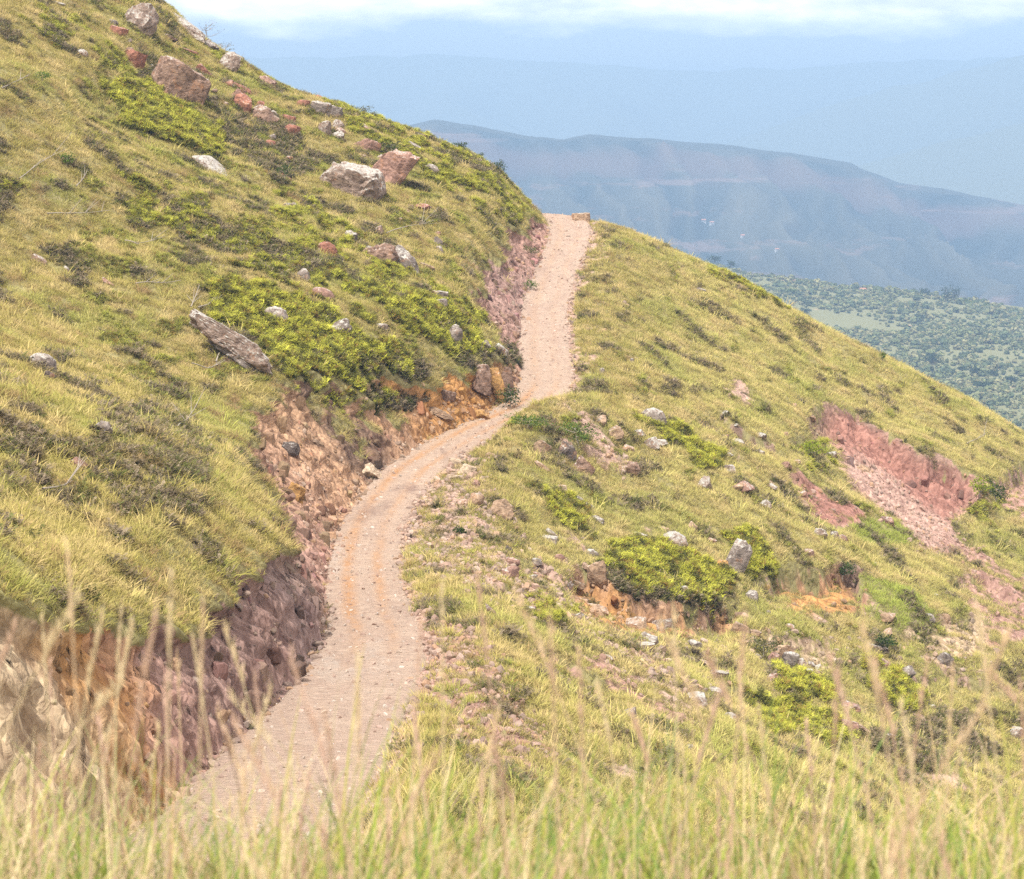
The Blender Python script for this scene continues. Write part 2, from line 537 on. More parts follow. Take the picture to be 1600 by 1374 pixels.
# bank colours along the road
bankY = np.array([55, 64, 68, 73, 80, 92, 100, 106, 118, 128, 146, 152, 158, 163, 172, 178, 186, 205, 222, 240])
bankC = np.array([CREAM, CREAM, OCH, PINK, MAUVE, MAUVE, (.22, .15, .13), (.24, .16, .12), PINK, (.33, .20, .145), (.38, .235, .14), BROWN, (.33, .20, .12),
                  OCH, OCH, (.36, .22, .11), PINK, (.27, .175, .145), PINK, PINK])
yj = V + 4 * fbm(V / 3.0, TZ / 2.5, 3, 41)
scol = np.stack([np.interp(yj, bankY, bankC[:, k]) for k in range(3)], -1)
scol = np.where((U > 0)[..., None], np.array(PALE), scol)
vis = (V > 62) & (V < 246) & (U > 2)
soil = np.maximum(soil, 0.92 * FACE)
scol = np.where((FACE > 0.2)[..., None], np.array((.25, .165, .11)), scol)
LIP_SHADE_COL = np.array((.085, .055, .04))  # dark brown that paints the shade under the scarp lips into the soil
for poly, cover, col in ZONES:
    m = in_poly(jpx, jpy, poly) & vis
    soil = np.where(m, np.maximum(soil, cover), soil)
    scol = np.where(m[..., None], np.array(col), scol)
scol = scol * (1 - HUM[..., None]) + LIP_SHADE_COL * HUM[..., None]
BANKVEG = 0.6 * sstep(190, 196, V) * sstep(0.0, 0.4, fbm(V / 3.0, TZ / 1.5, 3, 44)) + 0.75 * sstep(147, 152, V) * (1 - sstep(158, 163, V)) + 0.6 * sstep(176, 182, V) * (1 - sstep(187, 193, V))
soil = np.where(U < -3, soil * (1 - BANKVEG * sstep(-0.2, 0.3, fbm(V / 1.2, TZ / 1.2, 3, 43) + 0.1)), soil)
# bare patches between the tussocks
soil = np.maximum(soil, 0.5 * sstep(0.42, 0.7, fbm(TX / 2.2, V / 0.9, 3, 45)) * (V > 60))
low = sstep(5, 9, U) * (1 - sstep(150, 175, V))
soil = np.maximum(soil, 0.72 * low * sstep(0.12, 0.4, fbm(TX / 3.0, V / 2.4, 4, 49)) * (V > 60))
up_r = sstep(2, 3, U) * (1 - sstep(8, 14, U)) * sstep(178, 186, V)
soil = np.maximum(soil, 0.66 * up_r * sstep(0.12, 0.4, fbm(TX / 3.5, V / 1.0, 3, 57)))

def blur(A, n):
    for _ in range(n):
        p_ = np.pad(A, 1, mode='edge')
        A = (p_[1:-1, 1:-1] * 2 + p_[:-2, 1:-1] + p_[2:, 1:-1] + p_[1:-1, :-2] + p_[1:-1, 2:]) / 6
    return A
soil = np.where(U > 2, blur(soil, 5), blur(soil, 1))
for k_ in range(3):
    scol[..., k_] = np.where(U > 2, blur(scol[..., k_], 4), scol[..., k_])
fray = fbm(TX / 0.9, V / 0.9, 3, 47)
soil = np.clip(soil + 0.6 * fray * (soil > 0.02) * (soil < 0.98) * (U > 2), 0, 1)
tv = np.stack([TX, V, TZ], -1).reshape(-1, 3)
tf = grid_faces(NR, NC)
tme = mesh_np('hillside', tv, tf)
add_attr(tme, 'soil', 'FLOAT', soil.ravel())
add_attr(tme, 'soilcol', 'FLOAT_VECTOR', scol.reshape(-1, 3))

m = Mat('hillside_ground')
sc_n = m.noise(1.1, 6, 0.6)
fine = m.noise(7.0, 5, 0.65)
streak = m.noise(1.0, 5, 0.6, m.pos((1.5, 1.5, 0.8)), 1.2)
thatch = m.mix(m.rng(fine, 0.3, 0.7), (.15, .125, .06), (.29, .24, .12))
thatch = m.mix(m.rng(sc_n, 0.35, 0.65), thatch, (.225, .205, .085))
sv = m.attr('soilcol', 'Vector')
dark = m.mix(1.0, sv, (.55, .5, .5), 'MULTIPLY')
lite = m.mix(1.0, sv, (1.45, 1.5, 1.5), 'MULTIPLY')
vw = m.n('ShaderNodeTexVoronoi', feature='DISTANCE_TO_EDGE')
vw.inputs['Scale'].default_value = 1.0
wob = m.n('ShaderNodeVectorMath', operation='ADD')
wsc = m.n('ShaderNodeVectorMath', operation='SCALE')
nz = m.n('ShaderNodeTexNoise')
nz.inputs['Scale'].default_value = 1.4
nz.inputs['Detail'].default_value = 5
m.set(wsc.inputs[0], nz.outputs['Color'])
wsc.inputs['Scale'].default_value = 1.3
m.set(wob.inputs[0], m.pos((1.9, 1.9, 1.1)))
m.set(wob.inputs[1], wsc.outputs[0])
m.set(vw.inputs['Vector'], wob.outputs[0])
crack = m.rng(vw.outputs['Distance'], 0.0, 0.35)
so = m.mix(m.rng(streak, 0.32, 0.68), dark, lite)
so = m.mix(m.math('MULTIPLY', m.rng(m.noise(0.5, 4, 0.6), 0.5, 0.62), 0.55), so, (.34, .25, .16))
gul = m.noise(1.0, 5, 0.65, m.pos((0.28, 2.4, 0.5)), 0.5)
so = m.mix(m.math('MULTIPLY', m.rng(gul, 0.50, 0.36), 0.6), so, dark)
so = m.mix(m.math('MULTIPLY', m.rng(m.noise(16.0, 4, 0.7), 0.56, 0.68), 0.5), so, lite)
so = m.mix(m.rng(fine, 0.56, 0.72), so, (.38, .30, .235))
so = m.mix(m.rng(sc_n, 0.60, 0.72), so, (.36, .20, .08))
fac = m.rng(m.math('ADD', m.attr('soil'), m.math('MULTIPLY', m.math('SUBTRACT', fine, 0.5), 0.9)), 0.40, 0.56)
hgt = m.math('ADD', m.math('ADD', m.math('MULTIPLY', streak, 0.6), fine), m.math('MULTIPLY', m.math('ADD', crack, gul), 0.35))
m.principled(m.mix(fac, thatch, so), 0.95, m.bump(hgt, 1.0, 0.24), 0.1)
hill = link(bpy.data.objects.new('hillside', tme))
tme.materials.append(m.m)
tag(hill, kind='structure')

# ---- the dirt road, a sheet of its own
ru = np.linspace(-1, 1, 49)
ry = np.arange(56, 264, 0.2)
RU, RY = np.meshgrid(ru, ry)
hw = HALF(RY) + 0.28
UU = RU * hw
RX = XR(RY) + UU
wig = 0.22 * fbm(RY / 9, RY * 0, 3, 59)
rut = np.exp(-((UU + 0.85 + wig) / 0.34) ** 2) + 0.75 * np.exp(-((UU - 0.75 + wig) / 0.28) ** 2)
RZ = ZR(RY) - 0.055 * rut + 0.035 * fbm(RX / 1.6, RY / 2.2, 4, 51) + 0.03 * fbm(RX / 0.35, RY / 0.5, 3, 53)
RZ = RZ + 0.05 * np.maximum(ridged(RX / 0.7 + RY * 0.3, RY / 0.8, 3, 55) - 0.55, 0) - 0.10 * sstep(0.88, 1.0, np.abs(RU))
rme = mesh_np('dirt_road', np.stack([RX, RY, RZ], -1).reshape(-1, 3), grid_faces(*RU.shape))
add_attr(rme, 'lat', 'FLOAT', UU.ravel())
trackw = rut * sstep(92, 112, RY) * (1 - 0.75 * sstep(172, 184, RY))
add_attr(rme, 'track', 'FLOAT', trackw.ravel())
warm = 0.85 + 0.15 * sstep(100, 125, RY) * (1 - 2.2 * sstep(178, 200, RY)) + 0.9 * np.exp(-((RY - 166) / 7) ** 2) * sstep(0.3, -0.9, UU)
add_attr(rme, 'warm', 'FLOAT', warm.ravel())
m = Mat('packed_dirt')
nb = m.noise(0.7, 6, 0.68, m.pos((1.0, 0.6, 1)), 0.6)
nf = m.noise(6.0, 6, 0.7)
ns = m.noise(1.6, 5, 0.65, m.pos((1.5, 0.6, 1)), 0.8)
c = m.mix(m.rng(nb, 0.35, 0.65), (.31, .225, .185), (.40, .315, .25))
c = m.mix(m.math('MULTIPLY', m.rng(ns, 0.48, 0.64), 0.35), c, (.25, .16, .13))
c = m.mix(m.math('MULTIPLY', m.attr('warm'), 0.55, True), c, (.385, .28, .195))
c = m.mix(m.math('MULTIPLY', m.attr('track'), m.rng(m.math('ADD', nf, m.math('MULTIPLY', m.math('SUBTRACT', nb, 0.5), 1.2)), 0.3, 0.62, 0.25, 1.0)), c, (.385, .21, .10))
peb = m.n('ShaderNodeTexVoronoi')
peb.inputs['Scale'].default_value = 3.2
pn = m.noise(2.2, 5, 0.7, m.pos((0.8, 2.6, 1)), 1.0)
c = m.mix(m.math('MULTIPLY', m.rng(pn, 0.56, 0.62), 0.32), c, (.22, .15, .12))
c = m.mix(m.math('MULTIPLY', m.rng(pn, 0.44, 0.34), 0.5), c, (.43, .35, .28))
c = m.mix(m.math('MULTIPLY', m.rng(peb.outputs['Distance'], 0.22, 0.12), m.rng(nf, 0.5, 0.6)), c, (.42, .36, .30))
c = m.mix(m.rng(nf, 0.58, 0.78), c, (.37, .30, .24))
c = m.mix(m.rng(nf, 0.40, 0.25), c, (.15, .095, .08))
m.principled(c, 0.95, m.bump(m.math('ADD', m.math('ADD', nf, ns), m.math('MULTIPLY', pn, 0.8)), 1.0, 0.2), 0.1)
rme.materials.append(m.m)
road = link(bpy.data.objects.new('dirt_road', rme))
tag(road, kind='structure')

# ------------------------------------------------------------------ valley, ridge and far ranges
def sheet(name, zfun, y0, y1, nr, nc, mat, spread=0.62, log=True):
    ys = np.geomspace(y0, y1, nr) if log else np.linspace(y0, y1, nr)
    t = np.linspace(-1, 1, nc)
    T, Yg = np.meshgrid(t, ys)
    Xg = T * (spread * Yg + 40)
    Zg = zfun(Xg, Yg)
    me = mesh_np(name, np.stack([Xg, Yg, Zg], -1).reshape(-1, 3), grid_faces(nr, nc))
    me.materials.append(mat)
    return tag(link(bpy.data.objects.new(name, me)), kind='structure'), (Xg, Yg, Zg)

def elev(py):                      # slope of the sight line through a photo row
    return np.array([ray(800, p)[2] for p in np.atleast_1d(py)])

VE_X = [600, 1080, 1180, 1320, 1450, 1520, 1600, 1900]
VE_Y = [395, 405, 430, 450, 460, 470, 480, 500]
def valley_z(x, Y):
    px = 800 + FPX * x / Y / (CP * 1.0)
    edge = np.interp(px, VE_X, elev(VE_Y)) * 2000.0            # height of the plateau's far edge
    z = np.interp(Y, [250, 500, 800, 1300, 2000], [-330, -250, -205, -182, 0])
    z = np.where(Y > 1300, -182 + (edge + 182) * sstep(1300, 2000, Y), z)
    z = z + 9 * fbm(x / 260, Y / 210, 4, 61) * (1 - 0.8 * sstep(1750, 2000, Y)) + 1.2 * fbm(x / 40, Y / 40, 3, 63)
    z = z + 7 * np.exp(-((Y - 1720) / 90) ** 2) * noise2(x / 150, Y * 0 + 1.5, 65)
    return z - 0.55 * np.maximum(Y - 2010, 0)

m = Mat('valley_scrubland')
a = m.noise(0.012, 6, 0.6)
b = m.noise(0.06, 5, 0.6)
c = m.mix(m.rng(a, 0.36, 0.62), (.12, .135, .06), (.22, .20, .11))
c = m.mix(m.rng(b, 0.52, 0.66), c, (.05, .075, .03))
c = m.mix(m.rng(m.noise(0.022, 5, 0.6, m.pos((1, 1, 1), (0, 0, 1.1))), 0.63, 0.70), c, (.36, .25, .16))
m.principled(c, 1.0, m.bump(b, 0.8, 4.0), 0.05)
valley, (VX, VY, VZ) = sheet('valley_ground', valley_z, 262, 2420, 260, 300, m.m)

RIDGE = [(300, 215), (560, 205), (640, 196), (680, 187), (740, 195), (820, 212), (880, 218), (920, 210), (960, 213), (1050, 220), (1150, 228),
         (1250, 242), (1325, 254), (1346, 266), (1400, 285), (1480, 297), (1600, 320), (1800, 350)]
rpx, rpy = np.array(RIDGE, float).T
def ridge_z(x, Y):
    px = 800 + FPX * x / Y
    crestY = 4700.0
    top = np.interp(px, rpx, elev(rpy)) * crestY
    t = (Y - 2700) / (crestY - 2700)
    lat = x / Y * 4700 + 0.14 * (Y - 4700) + 60 * fbm(x / 500, Y / 420, 3, 70)
    wob = fbm(lat / 900, Y / 1500, 3, 71)
    tt = np.clip(t + 0.07 * wob, -0.3, 1.4)
    # floor, canyon wall, bench, slope, cliff band, cap
    f = np.interp(tt, [-0.3, 0.0, 0.10, 0.34, 0.40, 0.60, 0.80, 0.86, 0.90, 1.0], [0, 0.02, 0.10, 0.44, 0.47, 0.55, 0.76, 0.82, 0.95, 1.0])
    base = -400.0
    z = base + (top - base) * f
    # spurs and gullies running down the face
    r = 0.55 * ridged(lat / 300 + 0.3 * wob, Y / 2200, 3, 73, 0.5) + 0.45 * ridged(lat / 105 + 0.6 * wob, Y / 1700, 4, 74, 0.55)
    amp = 90 * sstep(0.02, 0.25, t) * (1 - sstep(0.80, 0.97, t))
    z = z + amp * (r - 0.55) + 14 * fbm(lat / 110, Y / 160, 4, 75) * (1 - 0.8 * sstep(0.9, 1.0, t)) * sstep(0, 0.2, t)
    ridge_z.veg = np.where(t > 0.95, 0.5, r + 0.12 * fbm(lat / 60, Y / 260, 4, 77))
    ridge_z.cliff = np.exp(-((tt - 0.88) / 0.03) ** 2) + 0.8 * np.exp(-((tt - 0.25) / 0.09) ** 2)
    return z - 0.25 * np.maximum(Y - crestY, 0)

m = Mat('dry_ridge')
a = m.noise(0.0042, 7, 0.62)
b = m.noise(0.02, 6, 0.65)
st = m.noise(0.004, 5, 0.6, m.pos((0.5, 0.5, 9)))
geo = m.n('ShaderNodeNewGeometry')
sep = m.n('ShaderNodeSeparateXYZ')
m.set(sep.inputs[0], geo.outputs['Normal'])
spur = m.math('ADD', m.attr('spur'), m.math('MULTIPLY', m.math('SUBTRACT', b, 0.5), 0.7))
c = m.mix(m.rng(spur, 0.18, 0.85), (.006, .013, .009), (.085, .078, .052))  # gully growth and relief shade painted together as dark green, spurs paler
c = m.mix(m.math('MULTIPLY', m.rng(a, 0.45, 0.62), 0.3), c, (.05, .075, .03))
c = m.mix(m.math('MULTIPLY', m.attr('cliff'), m.rng(b, 0.38, 0.6)), c, (.16, .085, .065))
c = m.mix(m.rng(m.math('ADD', m.math('MULTIPLY', b, 0.6), m.math('MULTIPLY', a, 0.4)), 0.575, 0.61), c, (.36, .22, .155))
c = m.mix(m.math('MULTIPLY', m.rng(st, 0.58, 0.66), 0.5), c, (.20, .13, .10))
m.principled(c, 1.0, m.bump(b, 0.9, 14.0), 0.05)
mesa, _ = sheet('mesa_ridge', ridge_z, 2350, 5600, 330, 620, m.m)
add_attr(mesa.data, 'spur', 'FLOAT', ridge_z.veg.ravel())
add_attr(mesa.data, 'cliff', 'FLOAT', ridge_z.cliff.ravel())

def range_z(crest, Yc, depth, seed, rough):
    cx, cy = np.array(crest, float).T
    def f(x, Y):
        px = 800 + FPX * x / Y
        top = np.interp(px, cx, elev(cy)) * Yc
        t = np.clip((Y - (Yc - depth)) / depth, 0, 1)
        base = -420.0
        z = base + (top - base) * (0.25 * t + 0.75 * t ** 1.5)
        z = z + rough * (ridged(x / 700, Y / 900, 5, seed) - 0.5) * np.sin(np.pi * np.clip(t, 0, 1)) + 0.10 * rough * fbm(x / 160, Y / 200, 4, seed + 4)
        return z - 0.3 * np.maximum(Y - Yc, 0)
    return f
mm = Mat('far_slopes')
a = mm.noise(0.002, 6, 0.6)
c = mm.mix(mm.rng(a, 0.4, 0.62), (.06, .09, .05), (.20, .17, .10))
c = mm.mix(mm.rng(mm.noise(0.003, 6, 0.6), 0.56, 0.66), c, (.42, .30, .22))
mm.principled(c, 1.0, None, 0.05)
sheet('pale_range', range_z([(900, 330), (1200, 300), (1340, 258), (1450, 226), (1600, 190), (1900, 140)], 6300, 1500, 81, 90), 4900, 7000, 90, 260, mm.m)
sheet('hazy_range', range_z([(500, 330), (900, 300), (1120, 230), (1300, 160), (1450, 122), (1600, 84), (1900, 70)], 7600, 1500, 85, 130), 6200, 8300, 90, 260, mm.m)
sheet('far_range', range_z([(-300, 40), (100, 50), (350, 88), (520, 92), (700, 84), (880, 96), (1050, 112), (1250, 104), (1450, 92), (1900, 80)], 9000, 1700, 89, 150),
      7300, 9900, 90, 260, mm.m)
# a floor that carries the ground on to the horizon
me = mesh_np('plain', np.array([[-30000, 200, -421.], [30000, 200, -421.], [30000, 9950, -421.], [-30000, 9950, -421.]]), np.array([[0, 1, 2, 3]]))
me.materials.append(mm.m)
tag(link(bpy.data.objects.new('plain', me)), kind='structure')

# ------------------------------------------------------------------ haze
def box_mesh(name, a, b):
    x0, y0, z0 = a; x1, y1, z1 = b
    v = [(x0, y0, z0), (x1, y0, z0), (x1, y1, z0), (x0, y1, z0), (x0, y0, z1), (x1, y0, z1), (x1, y1, z1), (x0, y1, z1)]
    f = [(0, 3, 2, 1), (4, 5, 6, 7), (0, 1, 5, 4), (1, 2, 6, 5), (2, 3, 7, 6), (3, 0, 4, 7)]
    return mesh_np(name, np.array(v, float), np.array(f), False)
hm = bpy.data.materials.new('haze_air')
hm.use_nodes = True
hm.node_tree.nodes.clear()
ho = hm.node_tree.nodes.new('ShaderNodeOutputMaterial')
hv = hm.node_tree.nodes.new('ShaderNodeVolumePrincipled')
hv.inputs['Color'].default_value = (0.375, 0.585, 0.87, 1)
hv.inputs['Density'].default_value = 2.0e-4
hv.inputs['Anisotropy'].default_value = 0.0
hm.node_tree.links.new(hv.outputs[0], ho.inputs['Volume'])
hme = box_mesh('haze', (-31000, -200, -423), (31000, 10000, 235))
hme.materials.append(hm)
haze = link(bpy.data.objects.new('haze', hme))
tag(haze, 'pale blue haze filling the air over the valley', 'haze', kind='stuff')

# ------------------------------------------------------------------ finding the ground under a photo pixel
lo, hi = np.searchsorted(rows, 60), np.searchsorted(rows, 250)
cl = np.searchsorted(cols, -75)
ch = np.searchsorted(cols, 70)
sub = np.stack([TX, V, TZ], -1)[lo:hi:2, cl:ch]
bvh = BVHTree.FromPolygons(sub.reshape(-1, 3).tolist(), grid_faces(sub.shape[0], sub.shape[1]).tolist())
def ground(px, py):
    """the point of the hillside seen at a photo pixel; walks down the column when the pixel lies above the skyline"""
    for k in range(60):
        d = Vector(ray(px, py + 2 * k)).normalized()
        p, nrm, _, _ = bvh.ray_cast(d * 55, d)
        if p is not None:
            return p, nrm
    return Vector(at(px, py, 150)), Vector((0, 0, 1))

# ------------------------------------------------------------------ rocks
def rock_shape(shape, seed, sub, aspect=(1, 1, 1)):
    r = np.random.default_rng(seed)
    bm = bmesh.new()
    bmesh.ops.create_icosphere(bm, subdivisions=sub, radius=1.0)
    v = np.array([p.co[:] for p in bm.verts])
    f = np.array([[q.index for q in p.verts] for p in bm.faces])
    bm.free()
    ncut = {'b': 16, 's': 10, 'k': 9, 'd': 7}[shape]
    cuts = []
    if shape in 'sk':                                    # bedding planes above and below, ends broken off
        tilt = r.normal(0, 0.10, 2)
        for sgn in (1, -1):
            cuts.append((np.array([tilt[0], tilt[1], sgn]), r.uniform(0.42, 0.62)))
        for ax in (0, 1):
            for sgn in (1, -1):
                n = r.normal(0, 0.22, 3); n[ax] = sgn
                cuts.append((n, r.uniform(0.58, 0.78)))
    for _ in range(ncut):
        n = r.normal(size=3)
        if shape == 'd': n[2] = -abs(n[2]) * 0.5
        cuts.append((n, r.uniform(0.52, 0.84) if shape != 'd' else r.uniform(0.8, 0.95)))
    for n, o in cuts:
        n = n / np.linalg.norm(n)
        d = v @ n
        over = np.maximum(d - o, 0)
        v = v - over[:, None] * n * 0.94
    ext = np.maximum(np.abs(v).max(0), 1e-3)
    v = v / ext
    rough = {'b': 1.0, 's': 0.8, 'k': 0.9, 'd': 0.6}[shape]
    nr = v / np.linalg.norm(v, axis=1, keepdims=True)
    q = v * 1.6 * np.array(aspect) + seed % 50
    dsp = 0.10 * noise3(q) + 0.07 * noise3(q * 2.3, 2) - 0.07 * np.maximum(0, 0.35 - np.abs(noise3(q * 2.1, 4))) / 0.35 + 0.03 * noise3(q * 6, 6)
    lay = noise3(np.stack([q[:, 0] * 0.35, q[:, 1] * 0.35, q[:, 2] * 2.6], -1), 8)
    dsp = dsp + (0.016 if shape in 'sk' else 0.018) * np.sign(lay) * np.minimum(np.abs(lay) * 4, 1)
    v = v + nr * (dsp * rough)[:, None]
    return v, f

TINT = {'G': (.20, .165, .14), 'W': (.25, .185, .145), 'R': (.27, .125, .085), 'B': (.22, .145, .105), 'T': (.31, .215, .14),
        'O': (.38, .22, .08), 'P': (.28, .17, .13), 'K': (.12, .095, .08), 'C': (.42, .33, .23)}
LICH = {'G': 0.42, 'W': 0.62, 'R': 0.15, 'B': 0.28, 'T': 0.18, 'O': 0.05, 'P': 0.25, 'K': 0.15, 'C': 0.1}
m = Mat('weathered_sandstone')
oi = m.n('ShaderNodeObjectInfo')
ol = m.n('ShaderNodeVectorMath', operation='ADD')
m.set(ol.inputs[0], m.n('ShaderNodeNewGeometry').outputs['Position'])
n1 = m.noise(1.3, 6, 0.62, ol.outputs[0])
n2 = m.noise(5.5, 6, 0.68, ol.outputs[0])
n3 = m.noise(2.0, 5, 0.65, m.pos((1.0, 1.0, 1.7), (0, 0.5, 0)), 0.8)
base = oi.outputs['Color']
dk = m.mix(1.0, base, (.42, .38, .36), 'MULTIPLY')
lt = m.mix(1.0, base, (1.35, 1.35, 1.35), 'MULTIPLY')
c = m.mix(m.rng(n3, 0.34, 0.66), dk, lt)
c = m.mix(m.math('MULTIPLY', m.rng(n1, 0.55, 0.7), 0.5), c, (.42, .20, .09))
sep = m.n('ShaderNodeSeparateXYZ')
m.set(sep.inputs[0], m.n('ShaderNodeNewGeometry').outputs['Normal'])
lich = m.math('ADD', m.math('MULTIPLY', oi.outputs['Alpha'], 0.62), m.math('MULTIPLY', sep.outputs['Z'], 0.42))
lich = m.math('ADD', lich, m.math('MULTIPLY', m.math('SUBTRACT', n2, 0.5), 1.5))
lich = m.math('ADD', lich, m.math('MULTIPLY', m.math('SUBTRACT', n1, 0.5), 0.8))
c = m.mix(m.rng(lich, 0.50, 0.72), c, m.mix(m.rng(n2, 0.35, 0.65), (.22, .205, .18), (.46, .435, .38)))
c = m.mix(m.rng(n2, 0.40, 0.28), c, (.045, .036, .03))
m.principled(c, 0.92, m.bump(m.math('ADD', n2, n3), 0.8, 0.12), 0.15)
ROCK_MAT = m.m

seedc = [100]
def rock_mesh_obj(name, shape, tint, loc, dims, ang, yaw, sub, parent=None, lean=0.0):
    seedc[0] += 1
    d_ = np.array(dims)
    v, f = rock_shape(shape, seedc[0], sub, d_ / np.prod(d_) ** (1 / 3))
    me = mesh_np(name, v * np.array(dims) * 0.5, f, True)
    me.set_sharp_from_angle(angle=math.radians(30))
    me.materials.append(ROCK_MAT)
    o = link(bpy.data.objects.new(name, me))
    o.location = loc
    o.rotation_euler = (lean, math.radians(ang), yaw)
    j = rng.uniform(0.85, 1.15)
    t = TINT[tint]
    o.color = (min(t[0] * j, 1), min(t[1] * j, 1), min(t[2] * j, 1), LICH[tint])
    if parent: o.parent = parent
    return o

def rock(px, py, w, h, ang, shape, tint, label, group=None, name=None):
    p, nrm = ground(px, py + 0.30 * h)
    mpp = p.y / FPX
    # the pixel height is a projection; a tilted slab is thinner than its box
    a = abs(math.radians(ang))
    ww, hh = w * mpp, h * mpp
    if shape == 's' and a > 0.2:
        L_ = ww / math.cos(a) * 0.96
        T_ = max(hh - L_ * math.sin(a) * 0.85, 0.34 * hh)
    else:
        L_, T_ = ww, hh
    dep = (0.75 * L_ + 0.25 * T_) * rng.uniform(0.75, 1.0)
    loc = Vector((p.x, p.y + 0.12 * dep, p.z)) + Vector((0, 0, (0.18 if w < 40 else 0.08) * hh))
    sub_ = 5 if w >= 60 else (4 if w >= 26 else 3)
    o = rock_mesh_obj(name or ('flat_rock' if shape == 's' else 'boulder'), shape, tint, loc, (L_ * 1.10, dep, T_ * 1.42), ang, rng.uniform(-0.35, 0.35), sub_)
    return tag(o, label, 'rock', group, 'thing')

